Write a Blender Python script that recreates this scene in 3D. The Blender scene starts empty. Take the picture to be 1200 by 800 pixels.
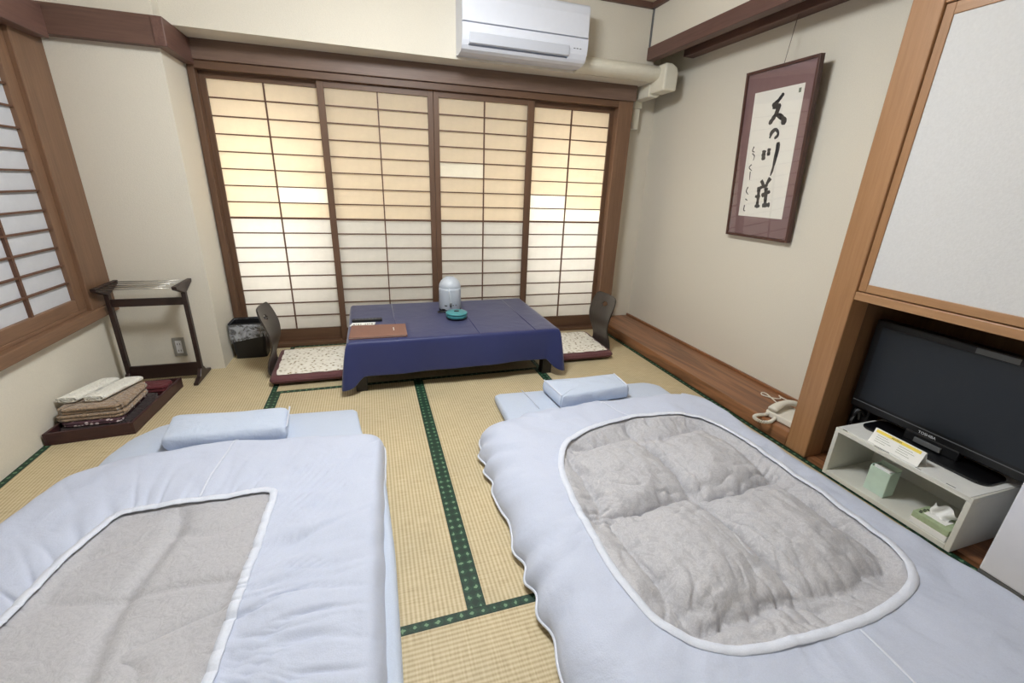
import bpy, math, random
from mathutils import Vector, Matrix, noise

random.seed(7)
S = bpy.context.scene
COL = S.collection

# ---------------------------------------------------------------- camera
def aim(a, b, c):
    fwd = Vector((math.sin(a) * math.cos(b), math.cos(a) * math.cos(b), -math.sin(b)))
    right = Vector((math.cos(a), -math.sin(a), 0))
    down = fwd.cross(right)
    r = right * math.cos(c) + down * math.sin(c)
    d = -right * math.sin(c) + down * math.cos(c)
    return Matrix((r, -d, -fwd)).transposed()
cam_d = bpy.data.cameras.new('camera')
cam = bpy.data.objects.new('camera', cam_d)
COL.objects.link(cam)
cam_d.sensor_width = 36
cam_d.lens = 509.3 / 1200 * 36
cam_d.clip_start = 0.02
M4 = aim(.3172, .3459, -.037).to_4x4()
M4.translation = (-.2421, -.9984, 1.2829)
cam.matrix_world = M4
S.camera = cam

# ---------------------------------------------------------------- world, exposure
W = bpy.data.worlds.new('world')
S.world = W
W.use_nodes = True
W.node_tree.nodes['Background'].inputs[0].default_value = (1.0, .985, .96, 1)
W.node_tree.nodes['Background'].inputs[1].default_value = 1.5
S.view_settings.view_transform = 'Standard'
S.view_settings.look = 'None'
S.view_settings.gamma = 1
S.view_settings.use_curve_mapping = False
S.view_settings.exposure = 1.8
LAMP_POWER = 21.0
LAMP_COLOUR = (.93, .97, 1.0)

# ---------------------------------------------------------------- materials
def lin(r, g, b):
    f = lambda c: (c / 255 / 12.92) if c / 255 <= .04045 else ((c / 255 + .055) / 1.055) ** 2.4
    return (f(r), f(g), f(b), 1)

def base_mat(name):
    m = bpy.data.materials.new(name)
    m.use_nodes = True
    nt = m.node_tree
    return m, nt, nt.nodes['Principled BSDF']

def node(nt, kind, **kw):
    n = nt.nodes.new(kind)
    for k, v in kw.items():
        if k.startswith('i_'):
            key = k[2:]
            n.inputs[int(key) if key.isdigit() else key].default_value = v
        else:
            setattr(n, k, v)
    return n

def coords(nt, scale=(1, 1, 1), rot=(0, 0, 0)):
    tc = node(nt, 'ShaderNodeTexCoord')
    mp = node(nt, 'ShaderNodeMapping')
    mp.inputs['Scale'].default_value = scale
    mp.inputs['Rotation'].default_value = rot
    nt.links.new(tc.outputs['Object'], mp.inputs['Vector'])
    return mp.outputs['Vector']

def ramp(nt, fac, stops):
    r = node(nt, 'ShaderNodeValToRGB')
    e = r.color_ramp.elements
    e[0].position, e[0].color = stops[0]
    e[1].position, e[1].color = stops[-1]
    for p, c in stops[1:-1]:
        x = e.new(p)
        x.color = c
    nt.links.new(fac, r.inputs[0])
    return r.outputs[0]

def bump(nt, bs, h, strength, dist=.01):
    b = node(nt, 'ShaderNodeBump')
    b.inputs['Strength'].default_value = strength
    b.inputs['Distance'].default_value = dist
    nt.links.new(h, b.inputs['Height'])
    nt.links.new(b.outputs[0], bs.inputs['Normal'])

def mul(c, k):
    return (c[0] * k, c[1] * k, c[2] * k, 1)

def plain(name, col, rough=.5, metal=0, var=.06, scale=30, bmp=0, sheen=0):
    m, nt, bs = base_mat(name)
    bs.inputs['Roughness'].default_value = rough
    bs.inputs['Metallic'].default_value = metal
    if sheen:
        bs.inputs['Sheen Weight'].default_value = sheen
    n = node(nt, 'ShaderNodeTexNoise', i_Scale=scale, i_Detail=4.0)
    nt.links.new(coords(nt), n.inputs['Vector'])
    c = ramp(nt, n.outputs[0], [(.3, mul(col, 1 - var)), (.7, mul(col, 1 + var))])
    nt.links.new(c, bs.inputs['Base Color'])
    if bmp:
        bump(nt, bs, n.outputs[0], bmp, .004)
    return m

def wood(name, c1, c2, axis, rough=.42, scale=9., bmp=.08, knots=.0):
    m, nt, bs = base_mat(name)
    sc = [scale] * 3
    sc['xyz'.index(axis)] = scale * .06
    v = coords(nt, tuple(sc))
    n1 = node(nt, 'ShaderNodeTexNoise', i_Scale=1.0, i_Detail=3.0, i_Distortion=.6 + knots)
    n2 = node(nt, 'ShaderNodeTexNoise', i_Scale=9.0, i_Detail=6.0, i_Roughness=.65)
    nt.links.new(v, n1.inputs['Vector'])
    nt.links.new(v, n2.inputs['Vector'])
    if knots:
        w = node(nt, 'ShaderNodeMath', operation='MULTIPLY', i_1=26.0)
        nt.links.new(n1.outputs[0], w.inputs[0])
        s = node(nt, 'ShaderNodeMath', operation='SINE')
        nt.links.new(w.outputs[0], s.inputs[0])
        h = node(nt, 'ShaderNodeMath', operation='MULTIPLY_ADD', i_1=.22, i_2=.5)
        nt.links.new(s.outputs[0], h.inputs[0])
        f1 = h.outputs[0]
    else:
        f1 = n1.outputs[0]
    mx = node(nt, 'ShaderNodeMath', operation='ADD')
    nt.links.new(f1, mx.inputs[0])
    nt.links.new(n2.outputs[0], mx.inputs[1])
    hf = node(nt, 'ShaderNodeMath', operation='MULTIPLY', i_1=.5)
    nt.links.new(mx.outputs[0], hf.inputs[0])
    c = ramp(nt, hf.outputs[0], [(.33, c1), (.66, c2)])
    nt.links.new(c, bs.inputs['Base Color'])
    bs.inputs['Roughness'].default_value = rough
    bump(nt, bs, n2.outputs[0], bmp, .003)
    return m

def paper_mat(name, col, trans):
    m, nt, bs = base_mat(name)
    nt.nodes.remove(bs)
    out = nt.nodes['Material Output']
    n = node(nt, 'ShaderNodeTexNoise', i_Scale=14.0, i_Detail=8.0, i_Roughness=.75)
    nt.links.new(coords(nt), n.inputs['Vector'])
    c = ramp(nt, n.outputs[0], [(.25, mul(col, .93)), (.75, mul(col, 1.03))])
    d = node(nt, 'ShaderNodeBsdfDiffuse')
    t = node(nt, 'ShaderNodeBsdfTranslucent')
    mx = node(nt, 'ShaderNodeMixShader')
    mx.inputs[0].default_value = trans
    nt.links.new(c, d.inputs[0])
    nt.links.new(c, t.inputs[0])
    nt.links.new(d.outputs[0], mx.inputs[1])
    nt.links.new(t.outputs[0], mx.inputs[2])
    nt.links.new(mx.outputs[0], out.inputs[0])
    return m

def tatami_mat():
    m, nt, bs = base_mat('tatami_rush')
    tc = node(nt, 'ShaderNodeTexCoord')
    sx = node(nt, 'ShaderNodeSeparateXYZ')
    nt.links.new(tc.outputs['Object'], sx.inputs[0])
    # ribs run along the long side, about 14 mm apart
    a = node(nt, 'ShaderNodeMath', operation='MULTIPLY', i_1=2 * math.pi / .0145)
    nt.links.new(sx.outputs[1], a.inputs[0])
    s1 = node(nt, 'ShaderNodeMath', operation='SINE')
    nt.links.new(a.outputs[0], s1.inputs[0])
    b = node(nt, 'ShaderNodeMath', operation='MULTIPLY', i_1=2 * math.pi / .009)
    nt.links.new(sx.outputs[0], b.inputs[0])
    s2 = node(nt, 'ShaderNodeMath', operation='SINE')
    nt.links.new(b.outputs[0], s2.inputs[0])
    mp = node(nt, 'ShaderNodeMapping')
    mp.inputs['Scale'].default_value = (160, 14, 1)
    nt.links.new(tc.outputs['Object'], mp.inputs[0])
    n = node(nt, 'ShaderNodeTexNoise', i_Scale=1.0, i_Detail=3.0)
    nt.links.new(mp.outputs[0], n.inputs['Vector'])
    n2 = node(nt, 'ShaderNodeTexNoise', i_Scale=2.2, i_Detail=2.0)
    nt.links.new(tc.outputs['Object'], n2.inputs['Vector'])
    nh = node(nt, 'ShaderNodeMath', operation='MULTIPLY_ADD', i_1=.55, i_2=.225)
    nt.links.new(n.outputs[0], nh.inputs[0])
    h = node(nt, 'ShaderNodeMath', operation='MULTIPLY_ADD', i_1=.17)
    nt.links.new(s1.outputs[0], h.inputs[0])
    nt.links.new(nh.outputs[0], h.inputs[2])
    h2 = node(nt, 'ShaderNodeMath', operation='MULTIPLY_ADD', i_1=.02)
    nt.links.new(s2.outputs[0], h2.inputs[0])
    nt.links.new(h.outputs[0], h2.inputs[2])
    c = ramp(nt, h2.outputs[0], [(.22, lin(166, 149, 115)), (.5, lin(195, 180, 146)), (.8, lin(213, 201, 171))])
    c2 = ramp(nt, n2.outputs[0], [(.3, (.9, .9, .88, 1)), (.7, (1.04, 1.02, .98, 1))])
    mx = node(nt, 'ShaderNodeMix', data_type='RGBA', blend_type='MULTIPLY')
    mx.inputs['Factor'].default_value = 1
    nt.links.new(c, mx.inputs['A'])
    nt.links.new(c2, mx.inputs['B'])
    nt.links.new(mx.outputs['Result'], bs.inputs['Base Color'])
    bs.inputs['Roughness'].default_value = .55
    bump(nt, bs, h2.outputs[0], .35, .003)
    return m

def heri_mat():
    m, nt, bs = base_mat('green_brocade')
    tc = node(nt, 'ShaderNodeTexCoord')
    sx = node(nt, 'ShaderNodeSeparateXYZ')
    nt.links.new(tc.outputs['Object'], sx.inputs[0])
    u = node(nt, 'ShaderNodeMath', operation='MULTIPLY', i_1=1 / .036)
    nt.links.new(sx.outputs[0], u.inputs[0])
    fr = node(nt, 'ShaderNodeMath', operation='FRACT')
    nt.links.new(u.outputs[0], fr.inputs[0])
    c0 = node(nt, 'ShaderNodeMath', operation='SUBTRACT', i_1=.5)
    nt.links.new(fr.outputs[0], c0.inputs[0])
    ab = node(nt, 'ShaderNodeMath', operation='ABSOLUTE')
    nt.links.new(c0.outputs[0], ab.inputs[0])
    v = node(nt, 'ShaderNodeMath', operation='MULTIPLY', i_1=1 / .034)
    nt.links.new(sx.outputs[1], v.inputs[0])
    av = node(nt, 'ShaderNodeMath', operation='ABSOLUTE')
    nt.links.new(v.outputs[0], av.inputs[0])
    ad = node(nt, 'ShaderNodeMath', operation='ADD')
    nt.links.new(ab.outputs[0], ad.inputs[0])
    nt.links.new(av.outputs[0], ad.inputs[1])
    vo = node(nt, 'ShaderNodeTexVoronoi', i_Scale=75.0)
    nt.links.new(tc.outputs['Object'], vo.inputs['Vector'])
    sub = node(nt, 'ShaderNodeMath', operation='MULTIPLY_ADD', i_1=.3)
    nt.links.new(vo.outputs['Distance'], sub.inputs[0])
    nt.links.new(ad.outputs[0], sub.inputs[2])
    c = ramp(nt, sub.outputs[0], [(.31, lin(104, 138, 104)), (.37, lin(52, 92, 68)), (.43, lin(10, 46, 32)), (.55, lin(22, 64, 44)), (.75, lin(10, 44, 30))])
    nt.links.new(c, bs.inputs['Base Color'])
    bs.inputs['Roughness'].default_value = .6
    return m

def fabric(name, col, rough=.8, wrinkle=.25, wscale=7., sheen=.1, weave=True):
    m, nt, bs = base_mat(name)
    n = node(nt, 'ShaderNodeTexNoise', i_Scale=wscale, i_Detail=3.0, i_Roughness=.5, i_Distortion=.35)
    nt.links.new(coords(nt, (1, 1.0, 1)), n.inputs['Vector'])
    n2 = node(nt, 'ShaderNodeTexNoise', i_Scale=260.0, i_Detail=2.0)
    nt.links.new(coords(nt), n2.inputs['Vector'])
    ad = node(nt, 'ShaderNodeMath', operation='MULTIPLY_ADD', i_1=.04 if weave else 0.)
    nt.links.new(n2.outputs[0], ad.inputs[0])
    nt.links.new(n.outputs[0], ad.inputs[2])
    c = ramp(nt, n2.outputs[0], [(.3, mul(col, .96)), (.7, mul(col, 1.03))])
    nt.links.new(c, bs.inputs['Base Color'])
    bs.inputs['Roughness'].default_value = rough
    bs.inputs['Sheen Weight'].default_value = sheen
    bump(nt, bs, ad.outputs[0], wrinkle, .05)
    return m

def damask(name, col, hi, scale=15.):
    m, nt, bs = base_mat(name)
    n = node(nt, 'ShaderNodeTexNoise', i_Scale=scale, i_Detail=5.0, i_Distortion=2.5, i_Roughness=.7)
    nt.links.new(coords(nt), n.inputs['Vector'])
    n2 = node(nt, 'ShaderNodeTexNoise', i_Scale=190.0, i_Detail=2.0)
    nt.links.new(coords(nt), n2.inputs['Vector'])
    ad = node(nt, 'ShaderNodeMath', operation='MULTIPLY_ADD', i_1=.25)
    nt.links.new(n2.outputs[0], ad.inputs[0])
    nt.links.new(n.outputs[0], ad.inputs[2])
    c = ramp(nt, ad.outputs[0], [(.5, col), (.58, mul(col, 1.04)), (.64, hi), (.7, mul(col, 1.02)), (.85, hi)])
    nt.links.new(c, bs.inputs['Base Color'])
    bs.inputs['Roughness'].default_value = .62
    bs.inputs['Sheen Weight'].default_value = .15
    n3 = node(nt, 'ShaderNodeTexNoise', i_Scale=22.0, i_Detail=4.0, i_Distortion=1.5)
    nt.links.new(coords(nt), n3.inputs['Vector'])
    bump(nt, bs, n3.outputs[0], .28, .02)
    return m

def lace_mat():
    m, nt, bs = base_mat('printed_cotton')
    v = node(nt, 'ShaderNodeTexVoronoi', i_Scale=38.0, i_Randomness=1.0)
    nt.links.new(coords(nt), v.inputs['Vector'])
    n = node(nt, 'ShaderNodeTexNoise', i_Scale=60.0, i_Detail=4.0)
    nt.links.new(coords(nt), n.inputs['Vector'])
    ad = node(nt, 'ShaderNodeMath', operation='MULTIPLY_ADD', i_1=.7)
    nt.links.new(n.outputs[0], ad.inputs[0])
    nt.links.new(v.outputs['Distance'], ad.inputs[2])
    c = ramp(nt, ad.outputs[0], [(.46, lin(128, 112, 86)), (.56, lin(186, 174, 142)), (.63, lin(222, 216, 202)), (1, lin(236, 232, 220))])
    nt.links.new(c, bs.inputs['Base Color'])
    bs.inputs['Roughness'].default_value = .85
    bump(nt, bs, n.outputs[0], .2, .004)
    return m

def clear_bag():
    m, nt, bs = base_mat('clear_plastic_film')
    bs.inputs['Base Color'].default_value = lin(215, 218, 225)
    bs.inputs['Roughness'].default_value = .25
    n = node(nt, 'ShaderNodeTexNoise', i_Scale=16.0, i_Detail=5.0, i_Distortion=2.0)
    nt.links.new(coords(nt), n.inputs['Vector'])
    a = ramp(nt, n.outputs[0], [(.4, (.16, .16, .16, 1)), (.62, (.6, .6, .6, 1))])
    nt.links.new(a, bs.inputs['Alpha'])
    bump(nt, bs, n.outputs[0], .5, .02)
    return m

def sheet_glass(name):
    m, nt, bs = base_mat(name)
    nt.nodes.remove(bs)
    g = node(nt, 'ShaderNodeBsdfGlossy')
    g.inputs['Roughness'].default_value = .02
    t = node(nt, 'ShaderNodeBsdfTransparent')
    mx = node(nt, 'ShaderNodeMixShader')
    fr = node(nt, 'ShaderNodeFresnel')
    fr.inputs[0].default_value = 1.75
    gm = node(nt, 'ShaderNodeNewGeometry')
    inv = node(nt, 'ShaderNodeMath', operation='SUBTRACT', i_0=1.0)
    nt.links.new(gm.outputs['Backfacing'], inv.inputs[1])
    ml = node(nt, 'ShaderNodeMath', operation='MULTIPLY')
    nt.links.new(inv.outputs[0], ml.inputs[0])
    nt.links.new(fr.outputs[0], ml.inputs[1])
    nt.links.new(ml.outputs[0], mx.inputs[0])
    nt.links.new(t.outputs[0], mx.inputs[1])
    nt.links.new(g.outputs[0], mx.inputs[2])
    nt.links.new(mx.outputs[0], nt.nodes['Material Output'].inputs[0])
    return m

def emitter(name, col, k):
    m, nt, bs = base_mat(name)
    nt.nodes.remove(bs)
    e = node(nt, 'ShaderNodeEmission')
    e.inputs[0].default_value = (*col, 1)
    e.inputs[1].default_value = k
    nt.links.new(e.outputs[0], nt.nodes['Material Output'].inputs[0])
    return m

MT = {}
MT['plaster'] = plain('sand_plaster', lin(217, 211, 197), .9, var=.025, scale=160, bmp=.25)
MT['ceiling'] = wood('ceiling_board', lin(196, 178, 150), lin(212, 196, 168), 'y', .6)
MT['shoji_wood'] = wood('dark_cedar', lin(84, 60, 44), lin(112, 82, 60), 'z', .5)
MT['shoji_rail'] = wood('dark_cedar_rail', lin(84, 60, 44), lin(112, 82, 60), 'x', .5)
MT['bar'] = plain('lattice_cedar', lin(96, 66, 50), .55)
MT['lintel'] = wood('lintel_cedar', lin(96, 76, 64), lin(122, 98, 84), 'x', .5)
MT['nageshi_x'] = wood('rail_cedar', lin(86, 62, 54), lin(112, 84, 72), 'x', .5)
MT['nageshi_y'] = wood('rail_cedar_side', lin(86, 60, 54), lin(114, 84, 74), 'y', .5)
MT['post'] = wood('post_cedar', lin(108, 80, 60), lin(134, 102, 78), 'z', .45)
MT['pillar'] = wood('pillar_cypress', lin(146, 106, 70), lin(172, 130, 92), 'z', .4, scale=7)
MT['rail_cypress'] = wood('rail_cypress', lin(152, 112, 76), lin(178, 138, 100), 'y', .4)
MT['step'] = wood('polished_zelkova', lin(104, 68, 44), lin(154, 106, 72), 'y', .3, scale=5, knots=1.2)
MT['sill'] = wood('sill_cedar', lin(112, 84, 64), lin(140, 108, 84), 'y', .5)
MT['closet'] = wood('closet_board', lin(104, 74, 48), lin(128, 94, 62), 'z', .6)
MT['paper'] = paper_mat('white_rice_paper', lin(230, 227, 220), .64)
MT['paper_old'] = paper_mat('aged_rice_paper', lin(238, 227, 208), .62)
MT['paper_window'] = paper_mat('backed_rice_paper', lin(212, 214, 219), .12)
MT['paper_new'] = paper_mat('fresh_rice_paper', lin(246, 242, 230), .68)
MT['fusuma'] = plain('silver_fusuma_paper', lin(206, 206, 206), .7, var=.03, scale=120, bmp=.2)
MT['tatami'] = tatami_mat()
MT['heri'] = heri_mat()
MT['under'] = plain('floor_board', lin(120, 92, 60), .8)
MT['cover'] = fabric('white_blue_cotton', lin(194, 202, 222), .75, .3, 6.)
MT['sheet'] = fabric('pale_blue_sheet', lin(192, 203, 222), .8, .2, 9.)
MT['pillow'] = fabric('pale_blue_pillowcase', lin(196, 208, 228), .8, .22, 14.)
MT['binding'] = fabric('white_binding', lin(216, 222, 236), .7, .1, 30.)
MT['quilt'] = damask('grey_damask', lin(174, 174, 180), lin(194, 194, 199))
MT['quilt_flat'] = damask('grey_damask_flat', lin(174, 174, 180), lin(188, 188, 193), 30.)
MT['navy'] = fabric('navy_cloth', lin(30, 40, 94), .5, .12, 5., .3)
MT['table'] = plain('black_lacquer', lin(30, 24, 22), .35)
MT['dark_wood'] = wood('dark_stained_wood', lin(34, 22, 20), lin(54, 36, 32), 'x', .4)
MT['tray'] = wood('tray_lacquer', lin(50, 28, 30), lin(70, 42, 42), 'x', .4)
MT['chair'] = wood('bent_plywood', lin(46, 40, 36), lin(74, 66, 60), 'z', .38)
MT['maroon'] = fabric('maroon_cushion', lin(98, 58, 60), .8, .2, 12.)
MT['lace'] = lace_mat()
MT['white_plastic'] = plain('white_plastic', lin(226, 228, 232), .35, var=.01)
MT['ac_white'] = plain('aircon_plastic', lin(218, 222, 232), .4, var=.01)
MT['ac_grey'] = plain('aircon_flap', lin(196, 200, 210), .45, var=.01)
MT['duct'] = plain('cream_duct', lin(226, 222, 206), .5, var=.02)
MT['black'] = plain('black_plastic', lin(20, 20, 22), .4)
MT['gap'] = plain('indicator_grey', lin(70, 74, 84), .6)
MT['gloss'] = plain('gloss_black', lin(10, 11, 14), .38, var=.01)
MT['screen'] = plain('tv_screen', lin(25, 31, 38), .32, var=.02)
MT['grey'] = plain('grey_plastic', lin(96, 98, 100), .4)
MT['steel'] = plain('steel_rod', lin(190, 188, 182), .3, .9)
MT['bag'] = clear_bag()
MT['cab'] = plain('white_painted_board', lin(214, 214, 206), .6, var=.03, scale=14)
MT['cab_sheet'] = plain('white_shelf_liner', lin(232, 234, 232), .5, var=.02)
MT['ink'] = plain('ink', lin(38, 38, 42), .8)
MT['washi'] = plain('calligraphy_paper', lin(232, 230, 222), .8, var=.01)
MT['mount'] = plain('mauve_mount', lin(128, 100, 100), .7, var=.04)
MT['frame'] = wood('frame_wood', lin(66, 40, 34), lin(92, 58, 48), 'z', .4)
MT['glass'] = sheet_glass('picture_glass')
MT['winglass'] = sheet_glass('window_glass')
MT['wire'] = plain('hanging_wire', lin(110, 100, 90), .4, .6)
MT['beige_towel'] = fabric('beige_terry', lin(160, 136, 112), .95, .6, 60., .4)
MT['white_towel'] = fabric('white_terry', lin(236, 234, 224), .95, .5, 60., .4)
MT['dark_cloth'] = fabric('dark_robe_cloth', lin(50, 40, 42), .9, .3, 20.)
MT['maroon_cloth'] = fabric('maroon_robe_cloth', lin(96, 34, 40), .9, .3, 20.)
MT['leather'] = plain('brown_leatherette', lin(130, 92, 78), .5, scale=90, bmp=.15)
MT['white_card'] = plain('white_card', lin(238, 238, 234), .6, var=.01)
MT['yellow'] = plain('yellow_print', lin(236, 214, 92), .6, var=.02)
MT['kettle'] = plain('grey_white_plastic', lin(188, 196, 206), .3, var=.01)
MT['teal'] = plain('teal_lacquer', lin(74, 146, 152), .35, var=.04)
MT['phone'] = plain('ivory_plastic', lin(226, 222, 210), .4, var=.01)
MT['tissue_green'] = plain('printed_carton_green', lin(170, 186, 150), .6, var=.1, scale=60)
MT['tissue_white'] = plain('tissue_paper', lin(238, 238, 236), .8, var=.02)
MT['mint'] = plain('mint_plastic', lin(196, 218, 204), .35, var=.04)
MT['fridge'] = plain('white_enamel', lin(222, 224, 234), .35, var=.01)
MT['socket'] = plain('socket_grey', lin(150, 148, 140), .4)
MT['seal'] = plain('seal_ink', lin(120, 128, 112), .8)
MT['outer'] = plain('exterior_render', lin(210, 205, 195), .9)
MT['curtain'] = paper_mat('dimming_curtain', lin(206, 204, 200), .55)
MT['lamp_glow'] = emitter('lamp_diffuser', LAMP_COLOUR, LAMP_POWER)

# patterned robe edge
def robe_print():
    m, nt, bs = base_mat('robe_print')
    v = node(nt, 'ShaderNodeTexVoronoi', i_Scale=42.0)
    nt.links.new(coords(nt), v.inputs['Vector'])
    c = ramp(nt, v.outputs['Distance'], [(.28, lin(214, 200, 200)), (.36, lin(96, 66, 74)), (.6, lin(80, 54, 62))])
    nt.links.new(c, bs.inputs['Base Color'])
    bs.inputs['Roughness'].default_value = .9
    return m
MT['robe'] = robe_print()

# ---------------------------------------------------------------- mesh helpers
ORG = {}

class MB:
    def __init__(s):
        s.v, s.f = [], []

    def add(s, vs, fs):
        k = len(s.v)
        s.v += [tuple(p) for p in vs]
        s.f += [tuple(i + k for i in f) for f in fs]
        return s

    def box(s, a, b):
        x0, y0, z0 = a
        x1, y1, z1 = b
        return s.add([(x0, y0, z0), (x1, y0, z0), (x1, y1, z0), (x0, y1, z0), (x0, y0, z1), (x1, y0, z1), (x1, y1, z1), (x0, y1, z1)],
                     [(0, 3, 2, 1), (4, 5, 6, 7), (0, 1, 5, 4), (1, 2, 6, 5), (2, 3, 7, 6), (3, 0, 4, 7)])

    def hexa(s, lo, hi):   # two quads (4 points each)
        return s.add(list(lo) + list(hi), [(0, 3, 2, 1), (4, 5, 6, 7), (0, 1, 5, 4), (1, 2, 6, 5), (2, 3, 7, 6), (3, 0, 4, 7)])

    def tube(s, pts, r, seg=10, closed=False, flat=1.0):
        pts = [Vector(p) for p in pts]
        n = len(pts)
        rs = r if isinstance(r, (list, tuple)) else [r] * n
        rings = []
        up = None
        for i in range(n):
            a = pts[(i - 1) % n] if (closed or i > 0) else pts[0]
            b = pts[(i + 1) % n] if (closed or i < n - 1) else pts[-1]
            t = (b - a).normalized()
            if up is None:
                up = Vector((0, 0, 1)) if abs(t.z) < .9 else Vector((0, 1, 0))
            sd = t.cross(up)
            if sd.length < 1e-5:
                sd = t.orthogonal()
            sd.normalize()
            u2 = sd.cross(t).normalized()
            up = u2
            rings.append([pts[i] + sd * (rs[i] * math.cos(2 * math.pi * j / seg)) + u2 * (rs[i] * flat * math.sin(2 * math.pi * j / seg)) for j in range(seg)])
        vs = [p for rg in rings for p in rg]
        fs = []
        m = n if closed else n - 1
        for i in range(m):
            for j in range(seg):
                a, b = i * seg + j, i * seg + (j + 1) % seg
                c, d = ((i + 1) % n) * seg + (j + 1) % seg, ((i + 1) % n) * seg + j
                fs.append((a, b, c, d))
        if not closed:
            fs.append(tuple(range(seg - 1, -1, -1)))
            fs.append(tuple(range((n - 1) * seg, n * seg)))
        return s.add(vs, fs)

    def lathe(s, c, prof, seg=32):
        vs, fs = [], []
        for r, z in prof:
            for j in range(seg):
                t = 2 * math.pi * j / seg
                vs.append((c[0] + r * math.cos(t), c[1] + r * math.sin(t), c[2] + z))
        for i in range(len(prof) - 1):
            for j in range(seg):
                fs.append((i * seg + j, i * seg + (j + 1) % seg, (i + 1) * seg + (j + 1) % seg, (i + 1) * seg + j))
        fs.append(tuple(range(seg - 1, -1, -1)))
        fs.append(tuple(range((len(prof) - 1) * seg, len(prof) * seg)))
        return s.add(vs, fs)

    def prism(s, out, d0, d1, axis='z'):
        def P(a, b, d):
            return {'z': (a, b, d), 'y': (a, d, b), 'x': (d, a, b)}[axis]
        n = len(out)
        vs = [P(a, b, d0) for a, b in out] + [P(a, b, d1) for a, b in out]
        fs = [tuple(range(n - 1, -1, -1)), tuple(range(n, 2 * n))] + [(i, (i + 1) % n, n + (i + 1) % n, n + i) for i in range(n)]
        return s.add(vs, fs)

    def rings(s, rings, cap0=False, cap1=False):
        n = len(rings[0])
        vs = [p for r in rings for p in r]
        fs = []
        for i in range(len(rings) - 1):
            for j in range(n):
                fs.append((i * n + j, i * n + (j + 1) % n, (i + 1) * n + (j + 1) % n, (i + 1) * n + j))
        if cap0:
            fs.append(tuple(range(n - 1, -1, -1)))
        if cap1:
            fs.append(tuple(range((len(rings) - 1) * n, len(rings) * n)))
        return s.add(vs, fs)

    def grid(s, rows):
        nr, nc = len(rows), len(rows[0])
        vs = [p for r in rows for p in r]
        fs = [(i * nc + j, i * nc + j + 1, (i + 1) * nc + j + 1, (i + 1) * nc + j) for i in range(nr - 1) for j in range(nc - 1)]
        return s.add(vs, fs)

    def mesh(s, name, mat, org=(0, 0, 0), smooth=False):
        me = bpy.data.meshes.new(name)
        me.from_pydata([(x - org[0], y - org[1], z - org[2]) for x, y, z in s.v], [], s.f)
        me.materials.append(MT[mat] if isinstance(mat, str) else mat)
        if smooth:
            for p in me.polygons:
                p.use_smooth = True
        me.validate()
        # outward normals
        import bmesh
        bm = bmesh.new()
        bm.from_mesh(me)
        bmesh.ops.remove_doubles(bm, verts=bm.verts, dist=1e-6)
        bmesh.ops.recalc_face_normals(bm, faces=bm.faces)
        bm.to_mesh(me)
        bm.free()
        me.update()
        return me

    def build(s, name, mat, parent=None, org=None, smooth=False, bevel=0, local=False):
        if parent is not None:
            og = ORG.get(parent.name, (0, 0, 0)) if not local else (0, 0, 0)
        else:
            og = org or (0, 0, 0)
        me = s.mesh(name, mat, og, smooth)
        o = bpy.data.objects.new(name, me)
        COL.objects.link(o)
        if parent is not None:
            o.parent = parent
            ORG[o.name] = og
        else:
            o.location = og
            ORG[o.name] = tuple(og)
        if bevel:
            bv = o.modifiers.new('bevel', 'BEVEL')
            bv.width = bevel
            bv.segments = 2
            bv.limit_method = 'ANGLE'
            bv.angle_limit = math.radians(40)
        return o

def box(a, b):
    return MB().box(a, b)

def tag(o, label, cat, group=None):
    o['label'] = label
    o['category'] = cat
    if group:
        o['group'] = group
    return o

def thing(name, label, cat, loc, group=None, rz=0):
    o = bpy.data.objects.new(name, None)
    o.empty_display_size = .05
    COL.objects.link(o)
    o.location = loc
    o.rotation_euler = (0, 0, rz)
    ORG[o.name] = tuple(loc)
    return tag(o, label, cat, group)

def frame_root(name, loc, rz=0, label=None):
    o = bpy.data.objects.new(name, None)
    o.empty_display_size = .05
    COL.objects.link(o)
    o.location = loc
    o.rotation_euler = (0, 0, rz)
    ORG[o.name] = tuple(loc)
    o['kind'] = 'structure'
    if label:
        o['label'] = label
    return o

def struct(mb, name, mat, bevel=0, label=None):
    o = mb.build(name, mat, bevel=bevel)
    o['kind'] = 'structure'
    if label:
        o['label'] = label
    return o

def copy_part(src, parent, loc):
    o = src.copy()
    COL.objects.link(o)
    o.parent = parent
    o.location = loc
    return o

def catmull(pts, n, closed=True):
    pts = [Vector(p) for p in pts]
    m = len(pts)
    out = []
    segs = m if closed else m - 1
    per = 24
    for i in range(segs):
        g = lambda k: pts[k % m] if closed else pts[min(max(k, 0), m - 1)]
        p0, p1, p2, p3 = g(i - 1), g(i), g(i + 1), g(i + 2)
        for j in range(per):
            t = j / per
            out.append(.5 * ((2 * p1) + (p2 - p0) * t + (2 * p0 - 5 * p1 + 4 * p2 - p3) * t * t + (3 * p1 - p0 - 3 * p2 + p3) * t ** 3))
    if not closed:
        out.append(pts[-1])
    # even spacing
    L = [0]
    seq = out + [out[0]] if closed else out
    for a, b in zip(seq[:-1], seq[1:]):
        L.append(L[-1] + (b - a).length)
    res = []
    k = 0
    for i in range(n):
        d = L[-1] * i / (n if closed else n - 1)
        while k < len(L) - 2 and L[k + 1] < d:
            k += 1
        u = (d - L[k]) / max(1e-9, L[k + 1] - L[k])
        res.append(seq[k].lerp(seq[k + 1], u))
    return res

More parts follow.
